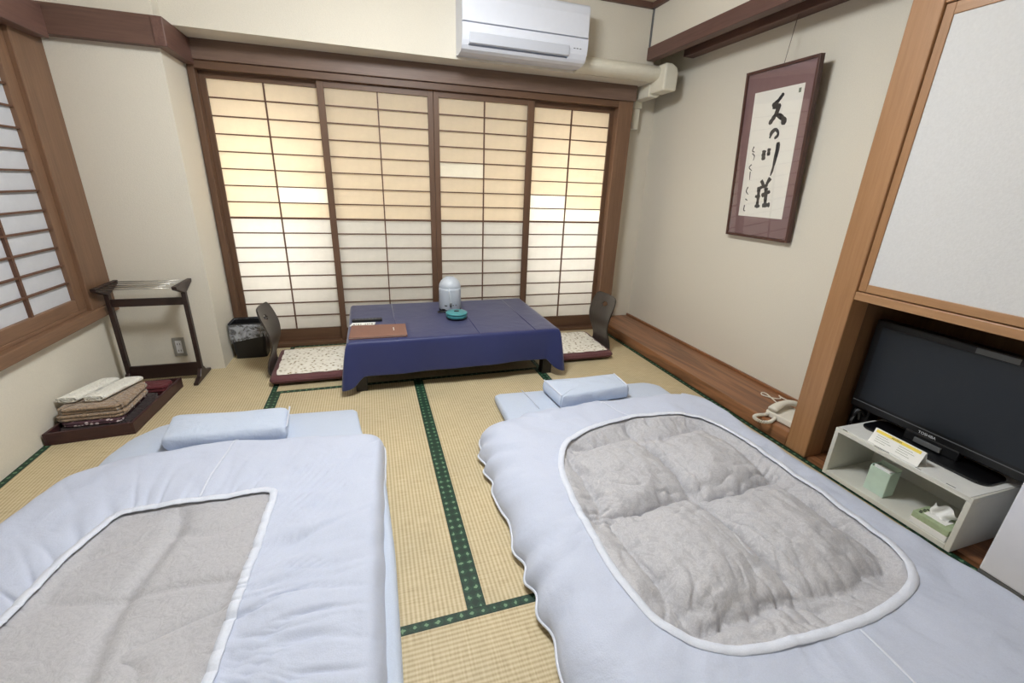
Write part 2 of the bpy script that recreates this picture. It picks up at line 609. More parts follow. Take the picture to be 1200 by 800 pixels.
def rrect(x0, y0, x1, y1, r, seg=6):
    out = []
    for cx, cy, a0 in ((x1 - r, y1 - r, 0), (x0 + r, y1 - r, 90), (x0 + r, y0 + r, 180), (x1 - r, y0 + r, 270)):
        for k in range(seg + 1):
            a = math.radians(a0 + 90 * k / seg)
            out.append((cx + r * math.cos(a), cy + r * math.sin(a)))
    return out

def nz(x, y, z=0.):
    return noise.noise(Vector((x, y, z)))

# ================================================================= the room
XL, XR, YB, ZC = -1.84, 1.825, 2.62, 2.57
YP, XP = 2.28, -1.28           # pier front, pier right side
YU = 2.38                      # face of the wall above the shoji
XT = 2.20                      # alcove back wall

# ---- floor with tatami mats
floor = struct(box((-1.95, -2.3, -.12), (2.6, 2.9, -.06)), 'floor', 'under', label='tatami mat floor with green cloth borders')
mats = [  # centre x, centre y, length along x?, long, short
    (-.44, .885, False, 1.77, .88), (.44, .885, False, 1.77, .88),
    (0, 2.2025, True, 1.76, .865), (0, -.44, True, 1.76, .88),
    (-1.36, 1.72, False, 1.80, .96), (1.352, 1.72, False, 1.80, .944),
    (-1.36, -.08, False, 1.80, .96), (1.352, -.08, False, 1.80, .944),
    (-.92, -1.42, True, 1.84, .88), (.92, -1.42, True, 1.80, .88)]
HW = .031
for cx, cy, along, lo, sh in mats:
    b = box((-lo / 2 + .001, -sh / 2 + .001, -.06), (lo / 2 - .001, sh / 2 - .001, 0))
    t = b.build('tatami_mat', 'tatami', floor, local=True)
    t.location = (cx, cy, 0)
    if not along:
        t.rotation_euler = (0, 0, math.pi / 2)
    for sgn in (-1, 1):
        hb = box((-lo / 2 + .001, -HW / 2, -.04), (lo / 2 - .001, HW / 2, .0012))
        h = hb.build('border_tape', 'heri', t, local=True)
        h.location = (0, sgn * (sh / 2 - HW / 2), 0)

# ---- walls
wl = MB()
wl.box((-1.94, -2.3, 0), (XL, YP, .50))
wl.box((-1.94, -2.3, 1.90), (XL, YP, ZC))
wl.box((-1.94, -2.3, .50), (XL, .25, 1.90))
wl.box((-2.02, -2.3, 0), (-1.96, 2.8, ZC))  # unseen backing board, added to keep daylight from glowing through the window paper
struct(wl, 'wall_left', 'plaster')
struct(box((-1.94, YP, 0), (XP, 2.80, ZC)), 'wall_pier', 'plaster')
struct(box((XP, YU, 2.068), (1.93, 2.80, ZC)), 'wall_back', 'plaster')
struct(box((1.90, 2.70, 0), (2.3, 2.80, ZC)), 'wall_alcove_side', 'plaster')
struct(box((XT, .42, 0), (2.3, 2.70, ZC)), 'wall_alcove', 'plaster')
struct(box((1.875, .48, 2.29), (1.925, YU, ZC)), 'wall_over_alcove', 'plaster')
wr = MB()
wr.box((1.84, -2.3, 2.03), (1.94, .37, ZC))
wr.box((1.84, -2.3, 0), (1.94, -1.35, 2.03))
struct(wr, 'wall_right', 'plaster')
struct(box((-1.94, -2.4, 0), (2.3, -2.3, ZC)), 'wall_rear', 'plaster')
struct(box((-2.02, -2.4, ZC), (2.55, 2.8, ZC + .08)), 'ceiling', 'ceiling')
# closet carcass
cl = MB()
cl.box((1.87, .37, 0), (2.5, .42, 2.57))
cl.box((2.45, -1.4, 0), (2.5, .42, 2.1))
cl.box((1.87, -1.4, 0), (2.45, -1.35, 2.1))
cl.box((1.87, -1.35, .86), (2.45, .37, .89))
cl.box((1.87, -1.35, 2.05), (2.45, .37, 2.1))
struct(cl, 'wall_closet', 'closet')
struct(box((1.85, -1.35, -.06), (2.45, .37, .004)), 'floor_closet', 'step')

# ---- timber trim
def trim(mb, n, mat, bevel=.004, label=None):
    return struct(mb, 'trim_%d' % n, mat, bevel, label)
trim(box((XL, YP - .06, 1.925), (XP + .005, YP, 2.065)), 1, 'nageshi_x')            # rail on pier front
trim(box((XP - .005, YP - .06, 1.925), (XP + .055, YB + .02, 2.065)), 2, 'nageshi_y')  # rail turning back along the pier
trim(box((XL, -2.3, 1.905), (XL + .10, YP - .055, 2.05)), 3, 'nageshi_y')             # rail on left wall
trim(box((1.865, .48, 2.208), (1.935, YU + .02, 2.295)), 4, 'nageshi_y')               # alcove header beam
trim(box((2.11, .48, 2.235), (XT, 2.27, 2.285)), 5, 'nageshi_y')                     # hanging rail in alcove
trim(box((XR, .365, 0), (XR + .115, .482, ZC)), 6, 'pillar', .006, 'cypress alcove pillar')
trim(MB().box((XR, .482, 0), (XT, 2.70, .081)), 7, 'step', .006)                      # alcove plank step
trim(box((XT - .018, .50, .081), (XT, 2.70, .098)), 8, 'step', .002)
trim(box((1.868, YU - .018, 2.29), (1.884, YU, ZC)), 9, 'grey', .002)                # corner batten
mw = MB()
mw.box((XP, YU - .03, ZC - .035), (1.865, YU, ZC))
mw.box((1.845, .48, ZC - .035), (1.875, YU, ZC))
mw.box((XL, -2.3, ZC - .035), (XL + .03, YP, ZC))
mw.box((XL, YP - .03, ZC - .035), (XP + .03, YP, ZC))
trim(mw, 10, 'nageshi_x', .002)
# left window post and sill
trim(box((XL, 2.03, .50), (-1.80, YP, 1.925)), 11, 'post', .004)
sl = MB()
sl.box((XL - .08, .25, .455), (-1.79, YP, .515))
trim(sl, 12, 'sill', .004)
trim(box((XL - .02, .25, .515), (-1.825, 2.03, .535)), 13, 'sill', .003)

# ---- shoji wall, a touch out of square as in the room
PIV = (.27, YB)
RZ = -.030
def shoji_trim(mb, n, mat, bevel=.003):
    o = trim(mb, n, mat, bevel)
    o.location = (PIV[0], PIV[1], 0)
    o.rotation_euler = (0, 0, RZ)
    return o
shoji_trim(box((-1.545, -.02, 0), (-1.505, .13, 1.96)), 14, 'shoji_wood')      # left jamb
shoji_trim(box((1.495, -.03, 0), (1.625, .13, 1.96)), 15, 'post')             # right post
shoji_trim(box((-1.555, -.05, 1.955), (1.635, .12, 2.075)), 16, 'lintel')     # lintel
shoji_trim(box((-1.505, -.03, 1.908), (1.495, .10, 1.955)), 17, 'shoji_rail')  # grooved head
shoji_trim(box((-1.53, -.02, -.02), (1.62, .12, .028)), 18, 'shoji_rail')     # threshold

ROWS, ZLO, ZHI, ZMID = 16, .128, 1.868, .99
def row_z(i):
    return ZLO + (ZMID - ZLO) * i / 8 if i <= 8 else ZMID + (ZHI - ZMID) * (i - 8) / 8
panels = [  # x0, x1 outer of stiles (relative to pivot), track, left stile, right stile
    (-1.508, -.755, .04, .038, .04), (-.795, -.003, .0, .046, .040), (-.001, .785, .0, .040, .055), (.735, 1.498, .04, .045, .038)]
fresh = {(0, 9, 1), (3, 9, 0), (3, 8, 0), (3, 8, 1), (2, 11, 0)}
for pi, (x0, x1, ty, ls, rs) in enumerate(panels):
    root = frame_root('door_%d' % (pi + 1), (PIV[0], PIV[1], 0), RZ,
                      ['sliding paper screen in dark cedar beside the pier and wastebasket', 'sliding paper screen behind the brown folder on the blue table',
                       'sliding paper screen behind the right of the kettle', 'sliding paper screen in the alcove corner behind the legless chair'][pi])
    for a, b in ((x0, x0 + ls), (x1 - rs, x1)):
        box((a, ty, .03), (b, ty + .03, 1.91)).build('stile', 'shoji_wood', root, local=True, bevel=.002)
    gx0, gx1 = x0 + ls, x1 - rs
    box((gx0, ty, ZHI), (gx1, ty + .03, 1.91)).build('top_rail', 'shoji_rail', root, local=True)
    box((gx0, ty, .03), (gx1, ty + .03, ZLO)).build('bottom_rail', 'shoji_rail', root, local=True)
    mid = (gx0 + gx1) / 2
    bar = None
    for r in range(1, ROWS):
        if r == 8:
            box((gx0, ty - .001, row_z(8) - .007), (gx1, ty + .015, row_z(8) + .007)).build('lattice_bar', 'bar', root, local=True)
        elif bar is None:
            bar = box((gx0, ty + .002, -.004), (gx1, ty + .014, .004)).build('lattice_bar', 'bar', root, local=True)
            bar.location = (0, 0, row_z(r))
        else:
            copy_part(bar, root, (0, 0, row_z(r)))
    box((mid - .0045, ty + .001, ZLO), (mid + .0045, ty + .0145, ZHI)).build('lattice_bar', 'bar', root, local=True)
    meshes = {}
    for r in range(ROWS):
        for c in range(2):
            key = 'paper_new' if (pi, r, c) in fresh else ('paper_old' if r >= 8 else 'paper')
            hh = row_z(r + 1) - row_z(r)
            mk = (key, round(hh, 3))
            if mk not in meshes:
                meshes[mk] = box((0, 0, 0), (mid - gx0, .0012, hh)).mesh('paper_pane', key)
            o = bpy.data.objects.new('paper_pane', meshes[mk])
            COL.objects.link(o)
            o.parent = root
            o.location = (gx0 + c * (mid - gx0), ty + .0155, row_z(r))

# ---- unseen outer window behind the screens; curtain added to dim the centre panels
ow = MB()
ow.box((-1.4, 3.02, -.1), (2.1, 3.10, .35))
ow.box((-1.4, 3.02, 1.75), (2.1, 3.10, 2.2))
ow.box((-1.4, 2.8, 2.12), (2.1, 3.02, 2.2))
ow.box((-1.4, 2.74, -.1), (2.1, 3.02, -.03))
ow.box((-1.46, 2.74, -.1), (-1.4, 3.10, 2.2))
ow.box((2.1, 2.74, -.1), (2.16, 3.10, 2.2))
struct(ow, 'wall_veranda', 'outer')
cur = MB()
rows = []
for k in range(9):
    z = .30 + 1.5 * k / 8
    rows.append([(-.62 + 1.72 * j / 120, 2.96 + .018 * math.sin(j * .62) + .006 * math.sin(j * .17), z) for j in range(121)])
cur.grid(rows)
struct(cur, 'window_6', 'curtain', label='cream curtain added behind the paper screens to dim the centre ones')
for j, (a, b) in enumerate(((-1.4, .35), (.35, 2.1))):
    wf = frame_root('window_%d' % (7 + j), (0, 0, 0))
    box((a, 3.055, .35), (b, 3.059, 1.75)).build('pane', 'winglass', wf)
    fr = MB()
    fr.box((a, 3.04, .35), (a + .04, 3.07, 1.75)).box((b - .04, 3.04, .35), (b, 3.07, 1.75)).box((a, 3.04, .35), (b, 3.07, .39)).box((a, 3.04, 1.71), (b, 3.07, 1.75))
    fr.build('window_frame', 'grey', wf)

# ---- left shoji window
w1 = frame_root('window_1', (0, 0, 0), label='paper lattice window in the left wall with cedar frame')
WX = -1.835
WY0, WY1, WZ0, WZ1 = .30, 1.955, .598, 1.84
box((WX - .03, WY1, .535), (WX + .012, 2.03, 1.90)).build('stile', 'post', w1, bevel=.003)
box((WX - .03, .25, .535), (WX + .012, WY0, 1.90)).build('stile', 'post', w1, bevel=.003)
box((WX - .03, WY0, .535), (WX + .01, WY1, WZ0)).build('bottom_rail', 'sill', w1, bevel=.003)
box((WX - .03, WY0, WZ1), (WX + .01, WY1, 1.90)).build('top_rail', 'sill', w1)
NR, NCOL = 13, 5
dz, dy = (WZ1 - WZ0) / NR, (WY1 - WY0) / NCOL
hb = box((WX - .01, WY0, -.0045), (WX + .004, WY1, .0045)).mesh('lattice_bar', 'bar')
for r in range(1, NR):
    o = bpy.data.objects.new('lattice_bar', hb)
    COL.objects.link(o)
    o.parent = w1
    o.location = (0, 0, WZ0 + r * dz)
vb = box((WX - .01, -.0075, WZ0), (WX + .005, .0075, WZ1)).mesh('lattice_bar', 'bar')
for c in range(1, NCOL):
    o = bpy.data.objects.new('lattice_bar', vb)
    COL.objects.link(o)
    o.parent = w1
    o.location = (0, WY0 + c * dy, 0)
pm = box((0, 0, 0), (.0012, dy, dz)).mesh('paper_pane', 'paper_window')
for r in range(NR):
    for c in range(NCOL):
        o = bpy.data.objects.new('paper_pane', pm)
        COL.objects.link(o)
        o.parent = w1
        o.location = (WX - .0115, WY0 + c * dy, WZ0 + r * dz)

# ---- closet doors (fusuma) and rails on the right
trim(box((1.83, -1.35, .847), (1.90, .365, .884)), 19, 'rail_cypress', .003)
trim(box((1.83, -1.35, 1.965), (1.90, .365, 2.05)), 20, 'rail_cypress', .003)
for k, (a, b, xx) in enumerate(((-.50, .363, 1.838), (-1.34, -.47, 1.862))):
    d = frame_root('door_%d' % (5 + k), (xx, 0, .89), label='silver paper closet door in cypress frame' if k == 0 else None)
    box((xx, b - .032, .888), (xx + .024, b, 1.962)).build('stile', 'pillar', d, bevel=.002)
    box((xx, a, .888), (xx + .024, a + .032, 1.962)).build('stile', 'pillar', d, bevel=.002)
    box((xx, a + .032, .888), (xx + .024, b - .032, .922)).build('bottom_rail', 'rail_cypress', d, bevel=.002)
    box((xx, a + .032, 1.922), (xx + .024, b - .032, 1.962)).build('top_rail', 'rail_cypress', d, bevel=.002)
    box((xx + .005, a + .032, .922), (xx + .02, b - .032, 1.922)).build('panel', 'fusuma', d)

# ================================================================= ceiling lamp (above the frame)
LX, LY = -.05, .75
lamp = thing('ceiling_lamp_offscreen', 'round white ceiling lamp hung over the middle of the room', 'lamp', (LX, LY, ZC))
MB().lathe((LX, LY, ZC - .05), [(.02, 0), (.26, 0), (.27, .015), (.27, .05), (.02, .05)], 40).build('housing', 'white_plastic', lamp, smooth=False)
MB().lathe((LX, LY, ZC - .21), [(.02, 0), (.20, .004), (.245, .02), (.258, .05), (.26, .159), (.02, .159)], 40).build('diffuser_offscreen', 'lamp_glow', lamp, smooth=False)

# ================================================================= futons
def ray_poly(c, ang, poly):
    d = Vector((math.cos(ang), math.sin(ang)))
    best = None
    n = len(poly)
    for i in range(n):
        a = Vector(poly[i][:2]) - c
        b = Vector(poly[(i + 1) % n][:2]) - c
        e = b - a
        den = d.x * e.y - d.y * e.x
        if abs(den) < 1e-12:
            continue
        t = (a.x * e.y - a.y * e.x) / den
        u = (a.x * d.y - a.y * d.x) / den
        if t > 0 and -1e-6 <= u <= 1 + 1e-6:
            if best is None or t > best:
                best = t
    return c + d * best

def slab(outline, z0, z1, rnd, bulge=.0, N=200, nring=10, zf=None):
    """cushion-like slab from an outline: rounded edge, slightly domed top"""
    pts = catmull(outline, N)
    c = sum(pts, Vector((0, 0))) / N
    rg = []
    h = z1 - z0
    inset = lambda d: [p + (c - p).normalized() * d for p in pts]
    rg.append([(p.x, p.y, z0) for p in inset(rnd * .6)])
    for k in range(7):
        a = -math.pi / 2 + math.pi * k / 6
        off = rnd * (1 - math.cos(a))
        rg.append([(p.x, p.y, z0 + h / 2 + h / 2 * math.sin(a)) for p in inset(off)])
    for k in range(1, nring + 1):
        t = k / nring * .985
        ring = []
        for p in inset(rnd):
            q = p.lerp(c, t)
            z = z1 + bulge * math.sin(min(1, t * 1.6) * math.pi / 2)
            if zf:
                z += zf(q.x, q.y) * min(1, t * 4)
            ring.append((q.x, q.y, z))
        rg.append(ring)
    return MB().rings(rg, True, True)

def poly_round(corners, r, seg=5):
    out = []
    n = len(corners)
    for i in range(n):
        p, a, b = Vector(corners[i]), Vector(corners[i - 1]), Vector(corners[(i + 1) % n])
        u, v = (a - p).normalized(), (b - p).normalized()
        s, e = p + u * r, p + v * r
        for k in range(seg + 1):
            t = k / seg
            out.append((1 - t) ** 2 * s + 2 * t * (1 - t) * p + t * t * e)
    # extra points along long edges keep the spline straight
    res = []
    for i in range(len(out)):
        a, b = out[i], out[(i + 1) % len(out)]
        res.append(a)
        L = (b - a).length
        if L > .12:
            m = int(L / .08)
            for k in range(1, m):
                res.append(a.lerp(b, k / m))
    return res

NA = 840
def comforter(name, label, outline, opening, centre, zt, rndf, hemf, quiltf, gatherf, quilt_mat, seams, base, zmin=.012):
    c = Vector(centre)
    O, E = [], []
    for i in range(NA):
        a = 2 * math.pi * i / NA
        O.append(ray_poly(c, a, opening))
        e = ray_poly(c, a, outline)
        E.append(e + (e - c).normalized() * hemf(e.x, e.y, a))
    root = thing(name, label, 'bedding', (base[0], base[1], 0))
    # top height of the cover
    def topz(i, p, r):
        d = (E[i] - p).length
        R_ = rndf(E[i].x, E[i].y)
        k = min(1, d / R_)
        edge = math.sqrt(max(0, 1 - (1 - k) ** 2))
        z = zmin + .012 + (zt - zmin - .012) * edge
        z += (.010 * nz(p.x * 5, p.y * 5, base[0]) + .006 * nz(p.x * 13, p.y * 13, 3)) * min(1, k * 1.3)
        z += gatherf(i, p, r) * min(1, k)
        return z
    fr = [0, .015, .04, .08, .13, .19, .25, .31, .38, .45, .52, .58, .64, .70, .75, .80, .84, .88, .91, .935, .955, .97, .982, .99, .996, 1.0]
    rg = []
    for r in fr:
        rg.append([(lambda p: (p.x, p.y, topz(i, p, r)))(O[i].lerp(E[i], r)) for i in range(NA)])
    rg.append([(E[i].x, E[i].y, zmin + .004) for i in range(NA)])
    rg.append([(lambda p: (p.x, p.y, zmin))(E[i] + (c - E[i]).normalized() * .03) for i in range(NA)])
    MB().rings(rg).build('cover', 'cover', root, smooth=True)
    # quilted insert
    rg = []
    NRAD = 60
    for k in range(NRAD + 1):
        t = (k / NRAD)
        ring = []
        for i in range(NA):
            p = c.lerp(O[i] + (O[i] - c).normalized() * .012, max(.004, t))
            ed = (O[i] - p).length
            z0 = topz(i, O[i], 0)
            w = min(1, max(0, ed / .06))
            w = w * w * (3 - 2 * w)
            z = (z0 - .008) * (1 - w) + (zt - .006 + quiltf(p.x, p.y)) * w
            ring.append((p.x, p.y, z))
        rg.append(ring)
    MB().rings(rg, True, False).build('quilt_insert', quilt_mat, root, smooth=True)
    # binding around the opening
    cs = [(-.014, .0), (-.013, .003), (0, .004), (.013, .003), (.014, .0), (0, -.004)]
    rg = []
    for i in range(NA):
        n2 = (E[i] - O[i])
        t2 = O[(i + 1) % NA] - O[i - 1]
        nn = Vector((t2.y, -t2.x)).normalized()
        if nn.dot(n2) < 0:
            nn = -nn
        z0 = topz(i, O[i], 0)
        rg.append([(O[i].x + nn.x * a, O[i].y + nn.y * a, z0 + b + .001) for a, b in cs])
    rg.append(rg[0])
    MB().rings(rg).build('binding', 'binding', root, smooth=True)
    # hem piping
    hp = [(E[i].x, E[i].y, zmin + .012 + .006 * math.sin(i * .45) * nz(i * .035, 1)) for i in range(NA)]
    MB().tube(hp, .006, 6, closed=True).build('hem_piping', 'binding', root, smooth=True)
    # flat-felled seams that join the cover pieces
    for a0, a1 in seams:
        pts = []
        for k in range(25):
            p = Vector(a0).lerp(Vector(a1), k / 24)
            ang = math.atan2((p - c).y, (p - c).x) % (2 * math.pi)
            i = int(ang / (2 * math.pi) * NA) % NA
            r = (p - O[i]).length / max(1e-6, (E[i] - O[i]).length)
            pts.append((p.x, p.y, topz(i, p, r) + .0015))
        MB().tube(pts, .0045, 6, flat=.5).build('seam', 'binding', root, smooth=True)
    return root

# --- right futon
def quilt_right(x, y):
    wx = x + .02 * nz(y * 4, 1.3) + .012 * nz(y * 11, x * 6, 2)
    wy = y + .03 * nz(x * 4, 7.7) + .012 * nz(x * 11, y * 6, 5)
    def cell(v, cuts):
        for a, b in zip(cuts[:-1], cuts[1:]):
            if a <= v < b:
                return (v - a) / (b - a), b - a
        return .5, 1
    u, _ = cell(wx, [.0, .54, .95, 1.36, 2.0])
    v, _ = cell(wy, [-1.5, -.33, .14, .58, 1.5])
    f = lambda t: 1 - abs(2 * t - 1) ** 2.5
    puff = (f(u) * f(v)) ** .6
    near = (1 - puff) ** .7
    crease = lambda q, k: (1 - min(1, abs(q) * 3.2)) ** 2 * k
    wr = .010 * nz(x * 9, y * 9, 4) + .006 * nz(x * 22, y * 18, 9)
    wr -= crease(nz(x * 7 + 2 * nz(y * 5, x * 3), y * 12, 1), .013) * (.25 + .75 * near)
    wr -= crease(nz(x * 14, y * 6 + 2 * nz(x * 5, y * 3), 6), .012) * (.2 + .8 * near)
    return -.045 + .082 * puff + wr

matR = thing('futon_mattress', 'pale blue sheeted futon mattress under the puffy framed quilt', 'mattress', (1.0, .2, 0))
slab(poly_round([(.42, 1.345), (.35, -1.05), (1.52, -1.05), (1.53, 1.22), (1.46, 1.28)], .03), .001, .062, .03, .004,
     zf=lambda x, y: .004 * nz(x * 8, y * 8)).build('mattress_pad', 'sheet', matR, smooth=True)
MB().tube([(.60, 1.34, .064), (.615, 1.2, .068), (.62, 1.08, .069)], .003, 5, flat=.5).build('sheet_crease', 'binding', matR, smooth=True)

openR = [(.47, .43), (.536, .557), (.60, .615), (.72, .672), (.86, .71), (.999, .726), (1.15, .722), (1.28, .695), (1.375, .62), (1.42, .525), (1.433, .4), (1.432, .256), (1.432, .01), (1.42, -.204), (1.387, -.334), (1.318, -.402), (1.18, -.44), (.984, -.456), (.773, -.448), (.60, -.425), (.50, -.372), (.437, -.271), (.415, -.115), (.419, .07), (.435, .28)]
openR = catmull(openR, 300)
outR = poly_round([(.20, .96), (.175, -.55), (.19, -1.12), (1.62, -1.12), (1.615, .98), (.98, 1.03)], .20, 7)
comforter('futon_comforter', 'white comforter whose large rounded opening shows puffy grey quilting, beside the television', outR, openR, (.94, .13), .152,
          lambda x, y: .20 if x < .45 else (.12 if x < 1.5 else .10),
          lambda x, y, a: (.012 * math.sin(y * 34 + 2 * math.sin(y * 9)) + .008 * nz(y * 12, 2)) if x < .4 else .008 * nz(x * 9, y * 9),
          quilt_right, lambda i, p, r: .003 * nz(i * .175, r * 3, 2) * math.exp(-r * 3) + .006 * nz(p.x * 7, p.y * 16, 8) * (1 if p.x < .45 else .4),
          'quilt', [((.995, .745), (.90, 1.00)), ((.98, -.475), (.95, -.9))], (.9, -.05))

pilR = thing('pillow', 'boxy pale blue pillow laid at the head of the quilt nearest the alcove', 'pillow', (.96, 1.16, .07))
slab(poly_round([(.715, 1.275), (.735, 1.035), (1.21, 1.075), (1.215, 1.265)], .012), .072, .150, .014, .012,
     zf=lambda x, y: .004 * nz(x * 12, y * 12)).build('pillowcase', 'pillow', pilR, smooth=True)
MB().tube([(.722, 1.27, .152), (.742, 1.045, .152)], .004, 6).build('piping', 'binding', pilR)
MB().tube([(1.196, 1.08, .152), (1.203, 1.258, .152)], .004, 6).build('piping', 'binding', pilR)

# --- left futon
def quilt_left(x, y):
    s = math.exp(-((x + .98 + .05 * nz(y * 3, 1)) / .03) ** 2)
    f = .012 * nz(x * 3.2, y * 3.2, 2) + .006 * nz(x * 8, y * 8, 4) - .020 * s
    f += .009 * math.sin(7 * (y + .55 * x) + 1.5 * nz(x * 2, y * 2, 1))
    f -= .012 * (1 - min(1, abs(nz(x * 2.2 + 1, y * 4.5, 8)) * 7)) ** 2
    return f - .008

matL = thing('futon_mattress', 'pale blue sheeted futon mattress under the flat framed quilt, beside the tray', 'mattress', (-.85, .2, 0))
slab(poly_round([(-1.42, 1.30), (-1.33, 1.41), (-1.20, 1.415), (-.385, 1.35), (-.355, 1.10), (-.255, .72), (-.237, .25), (-.24, -.1), (-.26, -1.05), (-1.46, -1.05), (-1.46, 1.15)][::-1], .03), .001, .060, .02, .004,
     zf=lambda x, y: .004 * nz(x * 8, y * 8)).build('mattress_pad', 'sheet', matL, smooth=True)
openL = poly_round([(-1.175, .61), (-.66, .60), (-.70, -.30), (-.72, -.72), (-1.36, -.72), (-1.235, .38)], .05, 6)
openL = catmull([tuple(p) for p in openL], 300)
outL = poly_round([(-1.575, .70), (-1.50, .98), (-1.30, 1.065), (-.95, 1.10), (-.245, .985), (-.262, .55), (-.275, .1), (-.30, -1.1), (-1.6, -1.1)], .07, 6)
def gather_left(i, p, r):
    crease = lambda q, k: (1 - min(1, abs(q) * 4)) ** 2 * k
    if p.x > -.74 and p.y < .78:          # cloth pulled tight by the elastic along the long side
        w = max(0, 1 - abs(2 * r - .7)) * .8 + .2
        g = .007 * nz(p.y * 18, p.x * 3, 1)
        g -= crease(nz(p.y * 11 + .8 * nz(p.x * 5, p.y * 3), p.x * 2.2, 4), .020)
        g -= crease(nz(p.y * 19 + .8 * nz(p.x * 6, 2), p.x * 3, 11), .014) * math.exp(-r * 2.5)
        return g * w + .004 * nz(p.y * 8, p.x * 8)
    g = -crease(nz(i * .06, r * 1.1, 5), .014) * math.exp(-r * 3.0) * min(1, .25 + r * 9)
    return g + .006 * nz(p.x * 6, p.y * 6, 2)
comforter('futon_comforter', 'white comforter with squarish opening over flat grey fabric, beside the wooden tray', outL, openL, (-.95, .02), .138,
          lambda x, y: .055 if x > -.35 and y < .9 else .12,
          lambda x, y, a: (.008 * nz(y * 9, 2)) if x > -.35 else .008 * nz(x * 6, y * 6),
          quilt_left, gather_left, 'quilt_flat', [((-.93, .63), (-.90, 1.05))], (-.9, -.05), zmin=.022)
pilL = thing('pillow', 'pale blue pillow beside the tray of towels', 'pillow', (-.97, 1.2, .066))
slab(poly_round([(-1.255, 1.335), (-1.225, 1.10), (-.695, 1.07), (-.715, 1.295)], .03), .068, .142, .022, .014,
     zf=lambda x, y: .005 * nz(x * 10, y * 10)).build('pillowcase', 'pillow', pilL, smooth=True)
MB().tube([(-.712, 1.287, .142), (-.695, 1.08, .142)], .004, 6).build('piping', 'binding', pilL)

# ================================================================= low table and cloth
TX0, TX1, TY0, TY1, TZ = -.425, .975, 1.655, 2.535, .345
tb = thing('low_table', 'low black lacquered table hidden under the navy cloth', 'table', (.275, 2.1, 0))
box((TX0 + .01, TY0 + .01, TZ - .035), (TX1 - .01, TY1 - .01, TZ - .004)).build('tabletop', 'table', tb, bevel=.004)
box((TX0 + .10, TY0 + .10, TZ - .09), (TX1 - .10, TY1 - .10, TZ - .036)).build('apron', 'table', tb, bevel=.004)
for a in (TX0 + .028, TX1 - .098):
    for b in (TY0 + .028, TY1 - .098):
        box((a, b, 0), (a + .07, b + .07, TZ - .036)).build('leg', 'table', tb, bevel=.004)

def tablecloth():
    cols = []   # (top point, hem point, middle bulge outward)
    H = .222
    def edge(p, q, nrm, n, lo=.09):
        p, q = Vector(p), Vector(q)
        L = (q - p).length
        for k in range(n + 1):
            s = lo + (L - 2 * lo) * k / n
            t = p + (q - p) * (s / L)
            ph = s * 9
            w = .010 + .007 * math.sin(ph) + .004 * math.sin(ph * 2.3 + 1)
            cols.append((Vector((t.x, t.y)), Vector((t.x, t.y)) + Vector(nrm) * w, TZ - H - .006 * math.sin(s * 4)))
    def corner(p, n1, n2):
        p, n1, n2 = Vector(p), Vector(n1), Vector(n2)
        t1, t2 = -n2, -n1
        # n1 outward of the edge just left, n2 outward of the next one
        cols.append((p + t1 * .03, p + t1 * .075 + n1 * .020, TZ - H - .012))
        cols.append((p + t1 * .008, p + t1 * .045 + n1 * .036, TZ - H - .05))
        cols.append((p, p + t1 * .012 + n1 * .050 + n2 * .012, TZ - H - .075))
        cols.append((p, p + n1 * .052 + n2 * .036, .040))
        cols.append((p, p + n1 * .030 + n2 * .048, .046))
        cols.append((p + t2 * .004, p + t2 * .025 + n2 * .040, TZ - H - .07))
        cols.append((p + t2 * .015, p + t2 * .05 + n2 * .028, TZ - H - .035))
        cols.append((p + t2 * .04, p + t2 * .08 + n2 * .016, TZ - H - .008))
    F, R_, B, L_ = (0, -1), (1, 0), (0, 1), (-1, 0)
    a, b, c, d = (TX0, TY0), (TX1, TY0), (TX1, TY1), (TX0, TY1)
    edge(a, b, F, 46)
    corner(b, F, R_)
    edge(b, c, R_, 30)
    corner(c, R_, B)
    edge(c, d, B, 46)
    corner(d, B, L_)
    edge(d, a, L_, 30)
    corner(a, L_, F)
    mb = MB()
    cen = Vector(((TX0 + TX1) / 2, (TY0 + TY1) / 2))
    rg = []
    for t in (.0, .3, .6, .85, .97):
        rg.append([(cen.lerp(tp, t).x, cen.lerp(tp, t).y, TZ + .0012 * nz(cen.lerp(tp, t).x * 5, cen.lerp(tp, t).y * 5)) for tp, _, _ in cols])
    rg.append([((tp + (tp - cen).normalized() * .002).x, (tp + (tp - cen).normalized() * .002).y, TZ - .0015) for tp, _, _ in cols])
    for k in range(1, 9):
        t = k / 8
        ring = []
        for tp, hp, hz in cols:
            q = tp.lerp(hp, t ** .8) + (tp - cen).normalized() * .004
            ring.append((q.x, q.y, (TZ - .006) * (1 - t) + hz * t))
        rg.append(ring)
    mb.rings(rg)
    return mb
cloth = tag(tablecloth().build('tablecloth', 'navy', org=((TX0 + TX1) / 2, (TY0 + TY1) / 2, TZ), smooth=True), 'plain navy blue tablecloth draped over the low table with hanging corners', 'tablecloth')
sd = cloth.modifiers.new('thickness', 'SOLIDIFY')
sd.thickness = .002
sd.offset = 1
sd2 = cloth.modifiers.new('smooth', 'SUBSURF')
sd2.levels = sd2.render_levels = 1
# pressed fold lines of the cloth
for xx in (-.12, .275 + .13, .80):
    MB().tube([(xx, TY0 + .01, TZ + .002), (xx, TY1 - .01, TZ + .002)], .0035, 6, flat=.7).build('pressed_crease', 'navy', cloth, smooth=True)

